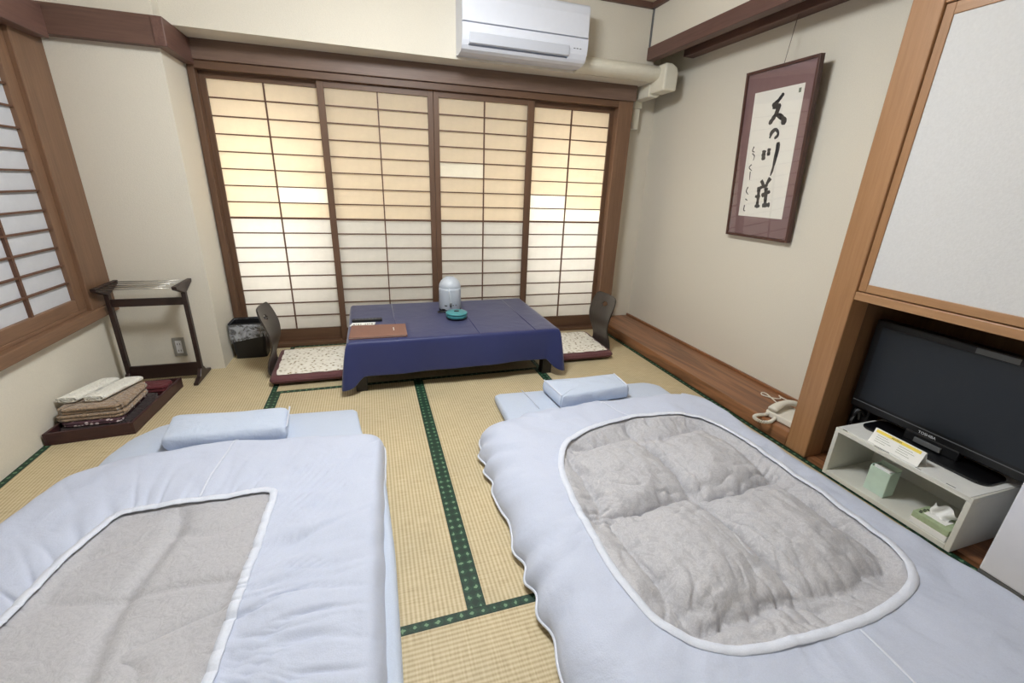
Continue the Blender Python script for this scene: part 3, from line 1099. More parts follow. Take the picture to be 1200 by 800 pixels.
# ---- things on the table
ZT = TZ + .0035
kc = (.312, 2.27)
kt = thing('water_kettle', 'tall grey white insulated kettle with domed top', 'kettle', (kc[0], kc[1], ZT))
MB().lathe((kc[0], kc[1], ZT), [(.02, 0), (.082, 0), (.086, .006), (.086, .014), (.02, .014)]).build('base_ring', 'black', kt, smooth=False)
MB().lathe((kc[0], kc[1], ZT + .014), [(.02, 0), (.081, 0), (.084, .006), (.084, .15), (.083, .168)], 40).build('body', 'kettle', kt, smooth=True)
MB().lathe((kc[0], kc[1], ZT + .182), [(.083, 0), (.084, .003), (.08, .022), (.068, .045), (.05, .062), (.036, .07), (.034, .076), (.002, .077)], 40).build('dome_lid', 'kettle', kt, smooth=True)
dv = (Vector((-.2421, -.9984)) - Vector(kc)).normalized()
sv = Vector((-dv.y, dv.x))
def on_kettle(off, z, d=.084):
    p = Vector(kc) + dv * d * math.cos(off) + sv * d * math.sin(off)
    return (p.x, p.y, ZT + z)
MB().tube([on_kettle(.06, .04, .086), on_kettle(.05, .09, .088), on_kettle(-.04, .15, .089), on_kettle(-.10, .185, .086)], [.007, .009, .009, .007], 10).build('level_gauge', 'kettle', kt, smooth=True)
MB().tube([on_kettle(.06, .045, .087), on_kettle(.06, .075, .089)], .009, 8).build('gauge_foot', 'grey', kt, smooth=True)
for off, z, w in ((-.38, .046, .011), (.42, .05, .016)):
    a, b = on_kettle(off - w / .084, z, .0852), on_kettle(off + w / .084, z, .0852)
    MB().hexa([a, b, (b[0], b[1], b[2] + .008), (a[0], a[1], a[2] + .008)], [tuple(Vector(p) - Vector((dv.x, dv.y, 0)) * .002) for p in (a, b, (b[0], b[1], b[2] + .008), (a[0], a[1], a[2] + .008))]).build('printed_mark', 'ink' if off < 0 else 'grey', kt)
cp = [(kc[0] - .06 + .03 * math.cos(t * .4) - .02, kc[1] - .10 + .028 * math.sin(t * .4), ZT + .006 + .001 * t) for t in range(20)]
MB().tube(cp, .0045, 6).build('power_cord', 'black', kt, smooth=True)

lc = (.318, 2.03)
lid = thing('round_canister', 'flat round teal canister with dark foot in front of the kettle', 'canister', (lc[0], lc[1], ZT))
MB().lathe((lc[0], lc[1], ZT), [(.02, 0), (.07, 0), (.076, .008), (.076, .01), (.02, .01)], 40).build('foot', 'black', lid, smooth=False)
MB().lathe((lc[0], lc[1], ZT + .01), [(.02, 0), (.07, 0), (.076, .008), (.077, .02), (.07, .024), (.02, .024)], 40).build('bowl', 'teal', lid, smooth=False)
MB().lathe((lc[0], lc[1], ZT + .034), [(.02, 0), (.072, 0), (.078, .004), (.079, .01), (.074, .015), (.05, .018), (.02, .019)], 40).build('lid', 'teal', lid, smooth=True)
MB().prism(rrect(lc[0] - .018, lc[1] - .012, lc[0] + .018, lc[1] + .012, .01), ZT + .053, ZT + .058).build('knob', 'black', lid, bevel=.001)

fo = thing('folder', 'brown leatherette guest folder lying flat on the navy cloth', 'folder', (-.24, 1.83, ZT))
MB().hexa([(-.415, 1.70, ZT), (-.062, 1.69, ZT), (-.055, 1.93, ZT), (-.405, 1.955, ZT)], [(-.415, 1.70, ZT + .006), (-.062, 1.69, ZT + .006), (-.055, 1.93, ZT + .006), (-.405, 1.955, ZT + .006)]).build('back_cover', 'leather', fo, bevel=.002)
MB().hexa([(-.412, 1.704, ZT + .0061), (-.07, 1.694, ZT + .0061), (-.062, 1.926, ZT + .0061), (-.402, 1.951, ZT + .0061)], [(-.412, 1.704, ZT + .009), (-.07, 1.694, ZT + .009), (-.062, 1.926, ZT + .009), (-.402, 1.951, ZT + .009)]).build('pages', 'white_card', fo)
MB().hexa([(-.415, 1.70, ZT + .0091), (-.062, 1.69, ZT + .0091), (-.055, 1.93, ZT + .0091), (-.405, 1.955, ZT + .0091)], [(-.415, 1.70, ZT + .013), (-.062, 1.69, ZT + .013), (-.055, 1.93, ZT + .013), (-.405, 1.955, ZT + .013)]).build('front_cover', 'leather', fo, bevel=.002)
for k in range(4):
    yy = 1.80 + k * .016
    box((-.142, yy, ZT + .0131), (-.136, yy + .011, ZT + .0136)).build('title_mark', 'white_card', fo)
cd = thing('price_card', 'white printed card lying between the folder and the remote', 'card', (-.33, 2.0, ZT))
MB().hexa([(-.418, 1.972, ZT), (-.262, 1.962, ZT), (-.25, 2.03, ZT), (-.402, 2.042, ZT)], [(-.418, 1.972, ZT + .004), (-.262, 1.962, ZT + .004), (-.25, 2.03, ZT + .004), (-.402, 2.042, ZT + .004)]).build('card_sheet', 'white_card', cd)
for k in range(9):
    x = -.395 + .0145 * k
    box((x, 1.988 + .006 * math.sin(k * 2.1), ZT + .0041), (x + .009, 2.004 + .004 * math.sin(k), ZT + .0046)).build('printed_mark', 'seal' if k % 3 else 'ink', cd)
rm = thing('remote_control', 'black remote control with grey buttons near the back of the table', 'remote', (-.30, 2.09, ZT))
MB().prism(rrect(-.405, 2.055, -.205, 2.10, .008), ZT, ZT + .016).build('shell', 'black', rm, bevel=.003)
for k in range(7):
    for q in range(2):
        box((-.385 + k * .022, 2.064 + q * .016, ZT + .0161), (-.372 + k * .022, 2.073 + q * .016, ZT + .018)).build('button', 'grey', rm)

# ================================================================= cushions and legless chairs
def zabuton(label, corners, base):
    r = thing('floor_cushion', label, 'cushion', base)
    slab(poly_round(corners, .035), base[2] + .001, base[2] + .046, .022, .014, zf=lambda x, y: .004 * nz(x * 9, y * 9)).build('cushion_body', 'maroon', r, smooth=True)
    c = sum((Vector(p) for p in corners), Vector((0, 0))) / len(corners)
    inner = [tuple(c + (Vector(p) - c) * .84) for p in corners]
    pts = catmull(poly_round(inner, .02), 160)
    pts = [p + (p - c).normalized() * (.008 * abs(math.sin(i * .28)) + .006 * nz(i * .3, 1)) for i, p in enumerate(pts)]
    rg = []
    for t in (1, .97, .8, .5, .2, .02):
        rg.append([(c.lerp(p, t).x, c.lerp(p, t).y, base[2] + .0505 + .0115 * math.sin(min(1, (1 - t) * 1.6 + .12) * math.pi / 2) + .004 * nz(c.lerp(p, t).x * 9, c.lerp(p, t).y * 9) * min(1, (1 - t) * 4)) for p in pts])
    MB().rings(rg, False, True).build('printed_top_cover', 'lace', r, smooth=True)
    # welt round the edge
    e = catmull(poly_round(corners, .035), 120)
    MB().tube([(p.x, p.y, base[2] + .024) for p in e], .004, 6, closed=True).build('welt', 'maroon', r, smooth=True)
    return r

def legless_chair(label, pos, sgn):
    """seat board under the cushion, bent ply back leaning away; sgn = direction of the back along x"""
    r = thing('legless_chair', label, 'chair', (pos[0], pos[1], 0), 'legless chairs at the low table')
    prof = [(-.40, .004, .18), (-.25, .004, .18), (-.10, .004, .17), (-.02, .006, .158), (.018, .018, .150), (.028, .045, .142), (.024, .09, .134), (.010, .15, .132), (-.002, .20, .145),
            (-.002, .25, .162), (.008, .30, .170), (.022, .35, .172), (.040, .40, .166), (.054, .435, .150), (.062, .452, .125)]
    cur = catmull([Vector(p) for p in prof], 90, closed=False)
    NV = 40
    th = .010
    def pt(u, w, off):
        p = cur[u]
        a, b = cur[max(0, u - 1)], cur[min(len(cur) - 1, u + 1)]
        t = Vector((b.x - a.x, b.y - a.y)).normalized()
        n = Vector((t.y, -t.x))
        yy = (w / (NV / 2) - 1)
        bow = .02 * yy * yy * min(1, max(0, (p.y - .1) / .2))   # gently dished back
        x = p.x + n.x * off - bow
        return (pos[0] + sgn * x, pos[1] + yy * p.z, p.y + n.y * off + .0005 + (th if off < 0 else 0) * 0 + th)
    def hole(u, w):
        p = cur[u]
        z = p.y
        y = (w / (NV / 2) - 1) * p.z
        return p.x > 0 and ((z - .375) / .022) ** 2 + (y / .045) ** 2 < 1
    def part(u0, u1, name):
        vs, fs, idx = [], [], {}
        def V(u, w, s):
            k = (u, w, s)
            if k not in idx:
                idx[k] = len(vs)
                vs.append(pt(u, w, th / 2 * s))
            return idx[k]
        solid = lambda u, w: u0 <= u < u1 and 0 <= w < NV and not (hole(u, w) and hole(u + 1, w + 1))
        for u in range(u0, u1):
            for w in range(NV):
                if not solid(u, w):
                    continue
                fs.append((V(u, w, 1), V(u, w + 1, 1), V(u + 1, w + 1, 1), V(u + 1, w, 1)))
                fs.append((V(u, w, -1), V(u + 1, w, -1), V(u + 1, w + 1, -1), V(u, w + 1, -1)))
                for du, dw, a, b in ((-1, 0, (u, w), (u, w + 1)), (1, 0, (u + 1, w), (u + 1, w + 1)), (0, -1, (u, w), (u + 1, w)), (0, 1, (u, w + 1), (u + 1, w + 1))):
                    if not solid(u + du, w + dw):
                        fs.append((V(*a, 1), V(*b, 1), V(*b, -1), V(*a, -1)))
        m = MB()
        m.add(vs, fs)
        return m.build(name, 'chair', r, smooth=False)
    cut = next(i for i, p in enumerate(cur) if p.x > -.03)
    part(0, cut, 'seat')
    part(cut, len(cur) - 1, 'backrest')
    return r
legless_chair('dark bent plywood legless chair beside the wastebasket', (-.925, 2.16), -1)
legless_chair('dark bent plywood legless chair by the alcove step', (1.535, 2.08), 1)
zabuton('maroon floor cushion with printed white top on the chair beside the wastebasket', [(-.925, 1.865), (-.945, 2.42), (-.44, 2.42), (-.44, 1.865)][::-1], (-.68, 2.14, .016))
zabuton('maroon floor cushion with printed white top on the chair by the alcove step', [(1.535, 1.815), (1.56, 2.36), (1.06, 2.36), (1.04, 1.82)], (1.3, 2.09, .016))

# ================================================================= wastebasket
wb = thing('wastebasket', 'black square wastebasket lined with a clear plastic bag by the pier', 'bin', (-1.14, 2.49, 0))
def sqring(x0, y0, x1, y1, z, r=.02):
    return [(a, b, z) for a, b in rrect(x0, y0, x1, y1, r, 5)]
bx = (-1.262, 2.43, -1.035, 2.60)
k_ = .012
rg = [sqring(bx[0] + k_, bx[1] + k_, bx[2] - k_, bx[3] - k_, .002), sqring(*bx, .262), sqring(bx[0] + .006, bx[1] + .006, bx[2] - .006, bx[3] - .006, .262), sqring(bx[0] + .018, bx[1] + .018, bx[2] - .018, bx[3] - .018, .02)]
MB().rings(rg, True, True).build('bucket', 'black', wb, smooth=False)
rg = []
base = rrect(*bx, .02, 8)
cc = Vector(((bx[0] + bx[2]) / 2, (bx[1] + bx[3]) / 2))
nb = len(base)
for k in range(9):
    t = k / 8
    ring = []
    for j, (a, b) in enumerate(base):
        d = (Vector((a, b)) - cc).normalized()
        drop = .105 + .03 * math.sin(j * .6) + .02 * math.sin(j * 1.7 + 1)
        off = .004 + .006 * abs(nz(j * .7, t * 3)) + .008 * t * abs(nz(j * .5, 3))
        ring.append((a + d.x * off, b + d.y * off, .264 - drop * t))
    rg.append(ring)
rg = [[(a * .9 + cc.x * .1, b * .9 + cc.y * .1, .20) for a, b in base], [(a * .97 + cc.x * .03, b * .97 + cc.y * .03, .266) for a, b in base]] + rg
MB().rings(rg).build('plastic_liner', 'bag', wb, smooth=True)
MB().tube([(a, b, .268) for a, b in base], .005, 8, closed=True).build('rim', 'black', wb, smooth=True)

# ================================================================= valet rack
rk = thing('luggage_rack', 'dark wooden towel rack with steel rods standing against the pier', 'rack', (-1.58, 2.14, 0))
RX0, RX1, RYC = -1.765, -1.375, 2.135
for xx in (RX0, RX1):
    MB().prism([(RYC - .016, .05), (RYC + .016, .05), (RYC + .016, .60), (RYC - .016, .60)], xx - .012, xx + .012, 'x').build('upright', 'dark_wood', rk, bevel=.003)
    MB().prism([(RYC - .13, .001), (RYC + .135, .001), (RYC + .135, .018), (RYC + .06, .034), (RYC + .025, .075), (RYC - .025, .075), (RYC - .06, .034), (RYC - .13, .018)], xx - .0125, xx + .0125, 'x').build('foot', 'dark_wood', rk, bevel=.003)
    MB().prism([(RYC - .125, .625), (RYC - .02, .585), (RYC + .02, .585), (RYC + .125, .625), (RYC + .13, .645), (RYC - .13, .645)], xx - .0125, xx + .0125, 'x').build('arm', 'dark_wood', rk, bevel=.003)
box((RX0 + .012, RYC - .008, .505), (RX1 - .012, RYC + .008, .552)).build('upper_crossbar', 'dark_wood', rk, bevel=.002)
box((RX0 + .012, RYC - .008, .025), (RX1 - .012, RYC + .008, .115)).build('lower_crossbar', 'dark_wood', rk, bevel=.002)
for k in range(5):
    yy = RYC - .112 + .224 * k / 4
    MB().tube([(RX0 + .0, yy, .636), (RX1 - .0, yy, .636)], .003, 8).build('rod', 'steel', rk, smooth=True)

# ================================================================= tray with towels and robes
ty0, ty1, tx0, tx1 = 1.415, 1.985, -1.83, -1.475
tr = thing('robe_tray', 'dark wooden tray on the tatami holding folded towels and robes', 'tray', ((tx0 + tx1) / 2, (ty0 + ty1) / 2, 0))
TH = .065
def skew(x, y):   # the tray stands a little askew
    return (x + .05 * (y - ty0) - .0, y + .08 * (x - tx0))
def sbox(a, b):
    x0, y0, z0 = a
    x1, y1, z1 = b
    q = [skew(x0, y0), skew(x1, y0), skew(x1, y1), skew(x0, y1)]
    return MB().hexa([(*p, z0) for p in q], [(*p, z1) for p in q])
sbox((tx0, ty0, .001), (tx1, ty1, .012)).build('bottom', 'tray', tr)
for nm, a, b in (('side', (tx0, ty0, .012), (tx0 + .014, ty1, TH)), ('side', (tx1 - .014, ty0, .012), (tx1, ty1, TH)), ('side', (tx0 + .014, ty0, .012), (tx1 - .014, ty0 + .014, TH)), ('side', (tx0 + .014, ty1 - .014, .012), (tx1 - .014, ty1, TH))):
    sbox(a, b).build(nm, 'tray', tr, bevel=.002)

def folded(name, label, cat, mat, x0, x1, y0, y1, z, layers, t, group=None, jitter=.006):
    """cloth folded in layers with round folds to the front"""
    r = thing(name, label, cat, ((x0 + x1) / 2, (y0 + y1) / 2, z), group)
    for k in range(layers):
        j = lambda s: jitter * nz(k * 3.1, s, z * 40)
        ol = rrect(x0 + j(1), y0 + j(2), x1 + j(3), y1 + j(4), .03, 5)
        m = slab([Vector(p) for p in ol], z + k * t + .0005, z + (k + 1) * t, t * .5, .002, N=100, nring=6, zf=lambda x, y: .003 * nz(x * 14, y * 14, k))
        o = m.build('fold', mat, r, smooth=True)
        if k % 2 == 0 and k + 1 < layers:
            pts = [(x1 - .004, y0 + .03 + q * (y1 - y0 - .06) / 10, z + (k + 1) * t) for q in range(11)]
            MB().tube(pts, t * .85, 8).build('fold_edge', mat, r, smooth=True)
    return r
folded('folded_robe', 'dark folded robe at the bottom of the tray', 'robe', 'dark_cloth', -1.80, -1.515, 1.475, 1.85, .013, 2, .018)
folded('folded_robe', 'white and plum patterned folded robe between dark cloth and beige towels', 'robe', 'robe', -1.79, -1.545, 1.485, 1.80, .0535, 2, .010)
folded('folded_jacket', 'maroon folded jacket lying at the rack end of the tray', 'jacket', 'maroon_cloth', -1.68, -1.48, 1.88, 1.99, .013, 3, .018)
folded('bath_towel', 'lower beige bath towel of the folded pair in the tray', 'towel', 'beige_towel', -1.815, -1.535, 1.50, 1.80, .076, 2, .017)
folded('bath_towel', 'upper beige bath towel lying directly under the white towels', 'towel', 'beige_towel', -1.805, -1.535, 1.505, 1.81, .112, 2, .017)
def roll_towel(label, x0, x1, y0, y1, z):
    r = thing('hand_towel', label, 'towel', ((x0 + x1) / 2, (y0 + y1) / 2, z), 'white hand towels on the stack')
    w, h = x1 - x0, .034
    path = []
    for k in range(80):    # flattened spiral
        a = k / 79 * 2 * math.pi * 2.4
        rr = .22 + .78 * k / 79
        path.append((math.copysign(abs(math.cos(a)) ** .6, math.cos(a)) * (w / 2 - .006) * rr, math.copysign(abs(math.sin(a)) ** .8, math.sin(a)) * (h / 2 - .003) * rr))
    mb = MB()
    rows = []
    n = len(path)
    for yy in (y0, y0 + .01, (y0 + y1) / 2, y1 - .01, y1):
        row = []
        for side in (1, -1):
            seq = range(n) if side == 1 else range(n - 1, -1, -1)
            for i in seq:
                a, b = path[max(0, i - 1)], path[min(n - 1, i + 1)]
                t = Vector((b[0] - a[0], b[1] - a[1])).normalized()
                sx = (yy - y0) * .35
                row.append(((x0 + x1) / 2 + path[i][0] + t.y * .003 * side + sx, yy, z + h / 2 + .001 + path[i][1] - t.x * .003 * side))
        rows.append(row)
    mb.rings(rows, True, True)
    mb.build('rolled_cloth', 'white_towel', r, smooth=True)
    return r
roll_towel('small white hand towel rolled flat on the beige towels, next to the wall', -1.835, -1.727, 1.565, 1.80, .150)
roll_towel('small white hand towel rolled flat on the beige towels, away from the wall', -1.722, -1.612, 1.555, 1.79, .150)

# ================================================================= wall socket
so = thing('wall_socket', 'double power socket in a grey plate on the pier', 'socket', (-1.515, YP, .17))
box((-1.555, YP - .008, .115), (-1.485, YP - .0005, .245)).build('plate', 'socket', so, bevel=.003)
box((-1.538, YP - .0105, .135), (-1.502, YP - .008, .225)).build('outlet_block', 'white_plastic', so, bevel=.002)
for zz in (.155, .20):
    for dx in (-.007, .007):
        box((-1.52 + dx - .0016, YP - .0108, zz - .006), (-1.52 + dx + .0016, YP - .0104, zz + .006)).build('slot', 'black', so)

# ================================================================= air conditioner and duct
ac = thing('air_conditioner', 'white wall air conditioner above the paper screens', 'air conditioner', (.83, YU, 2.08))
AX0, AX1, AY0 = .395, 1.262, 2.16
def ac_profile(slot):
    a = [(2.182, 2.117), (2.235, 2.125), (2.235, 2.108), (2.1885, 2.107)] if slot else [(2.182, 2.117), (2.184, 2.114), (2.186, 2.110), (2.1885, 2.107)]
    return ([(YU - .001, 2.085), (2.30, 2.076), (2.235, 2.080), (2.205, 2.091)] + a[::-1] +
            [(2.172, 2.135), (2.164, 2.165), (2.162, 2.19), (2.162, 2.2255), (2.186, 2.2255), (2.186, 2.2325), (2.163, 2.2325),
             (2.165, 2.36), (2.168, 2.395), (2.176, 2.415), (2.19, 2.424), (2.205, 2.426), (YU - .001, 2.426)])
secs = [(AX0, False), (AX0 + .045, False), (AX0 + .045, True), (AX1 - .135, True), (AX1 - .135, False), (AX1, False)]
MB().rings([[(x, a, b) for a, b in ac_profile(sl_)] for x, sl_ in secs], True, True).build('housing', 'ac_white', ac)
MB().prism([(2.158, 2.232), (2.158, 2.36), (2.170, 2.41), (2.18, 2.41), (2.18, 2.232)], AX0 + .004, AX1 - .004, 'x').build('front_panel', 'ac_white', ac, bevel=.004)
MB().hexa([(AX0 + .045, 2.1635, 2.178), (AX1 - .135, 2.1635, 2.178), (AX1 - .135, 2.1725, 2.118), (AX0 + .045, 2.1725, 2.118)], [(AX0 + .045, 2.155, 2.176), (AX1 - .135, 2.155, 2.176), (AX1 - .135, 2.164, 2.120), (AX0 + .045, 2.164, 2.120)]).build('air_flap', 'ac_grey', ac, bevel=.003)
for k in range(3):
    box((AX1 - .105 + k * .022, 2.1615, 2.163), (AX1 - .092 + k * .022, 2.1635, 2.167)).build('indicator', 'gap', ac)

du = thing('pipe_duct', 'cream plastic pipe cover running from the air conditioner round the beam', 'duct', (1.6, YU, 2.1))
arc = [(YU - .001, 2.070)] + [(YU - .001 - .098 * math.sin(math.pi * k / 12), 2.125 - .055 * math.cos(math.pi * k / 12)) for k in range(13)] + [(YU - .001, 2.180)]
MB().prism(arc, 1.265, 1.95, 'x').build('cover_run', 'duct', du, bevel=.003)
capp = [(1.942, 1.995), (1.942, 2.178), (2.00, 2.176), (2.045, 2.155), (2.058, 2.12), (2.058, 1.995)]
MB().prism(capp, 2.225, YU + .03, 'y').build('corner_elbow', 'duct', du, bevel=.014)
MB().prism([(1.936, 1.975), (1.936, 2.085), (2.02, 2.08), (2.046, 2.05), (2.046, 2.0), (2.02, 1.975)], YU + .025, 2.66, 'y').build('return_run', 'duct', du, bevel=.008)
MB().prism(rrect(1.945, 2.62, 2.035, 2.695, .018), 1.925, 1.99, 'z').build('drop_joint', 'duct', du, bevel=.004)
MB().prism(rrect(1.955, 2.632, 2.025, 2.695, .018), 1.765, 1.925, 'z').build('drop_pipe', 'duct', du, bevel=.003)

# ================================================================= framed calligraphy
pic = thing('framed_calligraphy', 'framed black brush calligraphy on white paper with mauve mount, hung in the alcove', 'picture', (2.17, 1.3, 1.0))
PB, PT = Vector((2.165, 0, 1.008)), Vector((2.085, 0, 1.99))
PY0, PY1 = 1.555, 1.055                     # edge toward the screens, edge toward the pillar
pn = (PT - PB).cross(Vector((0, 1, 0))).normalized()
if pn.x > 0:
    pn = -pn
def pp(s, t, d=0):      # s across (0 = screen side), t down from top, d out of the picture
    b = PT.lerp(PB, t)
    p = Vector((b.x, PY0 + (PY1 - PY0) * s, b.z)) + pn * d
    return tuple(p)
def pslab(s0, t0, s1, t1, d0, d1):
    q = [(s0, t0), (s1, t0), (s1, t1), (s0, t1)]
    return MB().hexa([pp(a, b, d0) for a, b in q], [pp(a, b, d1) for a, b in q])
FW, FH = .03, .0155
pslab(0, 0, 1, 1, -.022, -.012).build('backing', 'frame', pic)
for s0, t0, s1, t1 in ((0, 0, FW, 1), (1 - FW, 0, 1, 1), (FW, 0, 1 - FW, FH), (FW, 1 - FH, 1 - FW, 1)):
    pslab(s0, t0, s1, t1, -.012, .008).build('frame_side', 'frame', pic, bevel=.002)
pslab(FW, FH, 1 - FW, 1 - FH, -.012, -.004).build('mount', 'mount', pic)
PS0, PT0, PS1, PT1 = .165, .125, .855, .865
paper = pslab(PS0, PT0, PS1, PT1, -.004, -.003).build('paper_sheet', 'washi', pic)
pslab(FW, FH, 1 - FW, 1 - FH, .002, .004).build('glass_pane', 'glass', pic)
def stroke(pts, w0, w1, name='brush_stroke'):
    c = catmull([Vector((a, b)) for a, b in pts], 14, closed=False)
    L, R_ = [], []
    for i, p in enumerate(c):
        a, b = c[max(0, i - 1)], c[min(13, i + 1)]
        t = Vector(((b.x - a.x) * .345, (b.y - a.y) * .73)).normalized()
        w = (w0 + (w1 - w0) * i / 13) * (.85 + .3 * nz(i * .5, p.x * 9)) * (1 if 0 < i < 13 else .55)
        n = Vector((-t.y / .345, t.x / .73)) * w
        for lst, q in ((L, p + n), (R_, p - n)):
            lst.append((PS0 + (PS1 - PS0) * q.x, PT0 + (PT1 - PT0) * q.y))
    rg = [[pp(*l, -.0029), pp(*r, -.0029), pp(*r, -.0022), pp(*l, -.0022)] for l, r in zip(L, R_)]
    MB().rings(rg, True, True).build(name, 'ink', paper)
BIG = [[(.619, .042), (.571, .068), (.509, .099), (.424, .128)], [(.433, .131), (.522, .138), (.576, .146)], [(.551, .111), (.542, .162), (.485, .211), (.409, .256)], [(.526, .187), (.631, .211), (.702, .239), (.706, .274)],
       [(.546, .308), (.5, .333), (.464, .364)], [(.461, .343), (.49, .314), (.556, .3), (.621, .321), (.631, .347), (.57, .37)],
       [(.396, .453), (.391, .489), (.404, .531)], [(.499, .441), (.495, .468), (.502, .499)], [(.664, .399), (.672, .455), (.656, .522), (.639, .605), (.61, .658)],
       [(.427, .694), (.466, .716), (.504, .745)], [(.622, .675), (.583, .704), (.547, .738)], [(.364, .767), (.474, .748), (.59, .732)], [(.401, .761), (.415, .823), (.419, .912)], [(.343, .824), (.403, .83), (.452, .816)],
       [(.487, .821), (.57, .799), (.662, .783)], [(.561, .75), (.58, .819), (.593, .892)], [(.534, .9), (.61, .895), (.7, .889)], [(.366, .905), (.435, .912), (.468, .896)]]
WID = [(.006, .011), (.007, .007), (.011, .008), (.007, .012), (.005, .004), (.005, .007), (.010, .009), (.009, .007), (.011, .004), (.008, .007), (.009, .005), (.007, .006), (.009, .006), (.006, .006), (.009, .007), (.009, .008), (.008, .009), (.006, .006)]
for st, (a, b) in zip(BIG, WID):
    stroke(st, a * 1.75, b * 1.75)
for st in [[(.149, .418), (.125, .452), (.183, .463)], [(.13, .473), (.187, .494), (.175, .53)], [(.15, .563), (.102, .588), (.175, .614)], [(.142, .62), (.152, .691)], [(.144, .749), (.114, .787), (.176, .814)], [(.121, .853), (.176, .865)], [(.12, .905), (.117, .95), (.157, .955)]]:
    stroke(st, .0045, .0032, 'signature_stroke')
pslab(PS0 + (PS1 - PS0) * .90, PT0 + (PT1 - PT0) * .028, PS0 + (PS1 - PS0) * .945, PT0 + (PT1 - PT0) * .06, -.0029, -.0022).build('seal_mark', 'seal', paper)
MB().tube([(2.13, 1.305, 2.236), pp(.5, .012, -.015)], .002, 6).build('hanging_wire', 'wire', pic)

# ================================================================= telephone on the alcove step
ph = thing('telephone', 'ivory telephone with coiled handset cord on the alcove step by the pillar', 'telephone', (1.93, .6, .081))
ZS = .0815
def rotp(cx, cy, a, x, y):
    return (cx + x * math.cos(a) - y * math.sin(a), cy + x * math.sin(a) + y * math.cos(a))
pc = (1.955, .60)
pa = .10
ol = [rotp(*pc, pa, x, y) for x, y in rrect(-.085, -.10, .095, .085, .015)]
MB().prism(ol, ZS, ZS + .035).build('phone_base', 'phone', ph, bevel=.006)
ol = [rotp(*pc, pa, x, y) for x, y in rrect(-.075, -.09, .01, .075, .012)]
hs = [(*rotp(*pc, pa, -.085 + .2 * t, .045 + .008 * math.sin(t * 3)), ZS + .052 + .018 * math.sin(math.pi * t)) for t in [i / 14 for i in range(15)]]
MB().tube(hs, [.020 + .007 * abs(math.cos(math.pi * i / 14)) for i in range(15)], 12, flat=.62).build('handset', 'phone', ph, smooth=True)
cord = []
lp = [(1.875, .66, .10), (1.85, .655, .095), (1.80, .665, .092), (1.765, .655, .092), (1.752, .625, .092), (1.765, .595, .092), (1.80, .585, .092), (1.835, .595, .092), (1.87, .61, .095)]
path = catmull([Vector(p) for p in lp], 260, closed=False)
for i, p in enumerate(path):
    a = i * .75
    t = (path[min(259, i + 1)] - path[max(0, i - 1)]).normalized()
    s_ = t.cross(Vector((0, 0, 1))).normalized()
    u_ = s_.cross(t)
    cord.append(tuple(p + s_ * .007 * math.cos(a) + u_ * .007 * math.sin(a) + Vector((.075, .0, 0)) * 0))
MB().tube(cord, .0034, 5).build('coiled_cord', 'phone', ph, smooth=True)
ln = catmull([Vector(p) for p in [(2.00, .71, .12), (2.03, .745, .10), (2.06, .80, .092), (2.09, .88, .089), (2.075, .90, .089), (2.05, .87, .089), (2.08, .81, .092), (2.12, .80, .09), (2.15, .84, .09), (2.13, .80, .095), (2.15, .72, .09), (2.17, .62, .09)]], 90, closed=False)
MB().tube([tuple(p) for p in ln], .0035, 6).build('line_cable', 'phone', ph, smooth=True)

# ================================================================= television corner
CY0, CY1, CX0, CX1, CZ = -.275, .248, 1.80, 2.12, .257
cb = thing('tv_cabinet', 'low white open fronted cabinet under the television', 'cabinet', (1.96, 0, 0))
box((CX0, CY0, .006), (CX1, CY0 + .018, CZ - .02)).build('side_panel', 'cab', cb, bevel=.002)
box((CX0, CY1 - .018, .006), (CX1, CY1, CZ - .02)).build('side_panel', 'cab', cb, bevel=.002)
box((CX0, CY0, CZ - .02), (CX1, CY1, CZ)).build('top_panel', 'cab', cb, bevel=.002)
box((CX0, CY0 + .018, .006), (CX1, CY1 - .018, .028)).build('bottom_panel', 'cab', cb, bevel=.002)
box((CX1 - .012, CY0 + .018, .028), (CX1, CY1 - .018, CZ - .02)).build('back_panel', 'cab', cb)
MB().hexa([(CX0 - .004, CY0 + .01, CZ + .0002), (CX1, CY0 + .004, CZ + .0002), (CX1, CY1 - .004, CZ + .0002), (CX0 + .012, CY1 - .006, CZ + .0002)], [(CX0 - .004, CY0 + .01, CZ + .003), (CX1, CY0 + .004, CZ + .003), (CX1, CY1 - .004, CZ + .003), (CX0 + .012, CY1 - .006, CZ + .003)]).build('shelf_liner', 'cab_sheet', cb)
for yy, w in ((.20, .02), (.02, .06), (-.10, .02), (-.215, .03)):
    box((CX0 + .004, yy, CZ + .0031), (CX0 + .008, yy + w, CZ + .0036)).build('chipped_edge', 'black', cb)

tv = thing('television', 'black flat screen television in the closet recess', 'television', (1.99, -.06, CZ))
VX = 2.0
VY0, VY1, VZ0, VZ1 = -.33, .345, .305, .752
box((VX, VY0, VZ0), (VX + .05, VY1, VZ1)).build('housing', 'gloss', tv, bevel=.008)
box((VX - .003, VY0 + .035, VZ0 + .052), (VX - .0002, VY1 - .035, VZ1 - .032)).build('screen', 'screen', tv)
box((VX - .004, VY0 + .01, VZ0 + .036), (VX - .0002, VY1 - .01, VZ0 + .039)).build('chin_line', 'grey', tv)
MB().prism(rrect(VX - .085, -.245, VX + .08, .225, .04), CZ + .0035, CZ + .014, 'z').build('stand_base', 'gloss', tv, bevel=.004)
box((VX - .005, -.11, CZ + .014), (VX + .04, .09, VZ0 + .01)).build('stand_neck', 'gloss', tv, bevel=.004)
box((VX - .016, -.055, VZ0 - .028), (VX - .006, .045, VZ0 - .006)).build('receiver_window', 'grey', tv, bevel=.002)
box((VX - .0045, -.16, VZ1 - .028), (VX - .0005, -.03, VZ1 - .006)).build('energy_sticker', 'grey', tv)
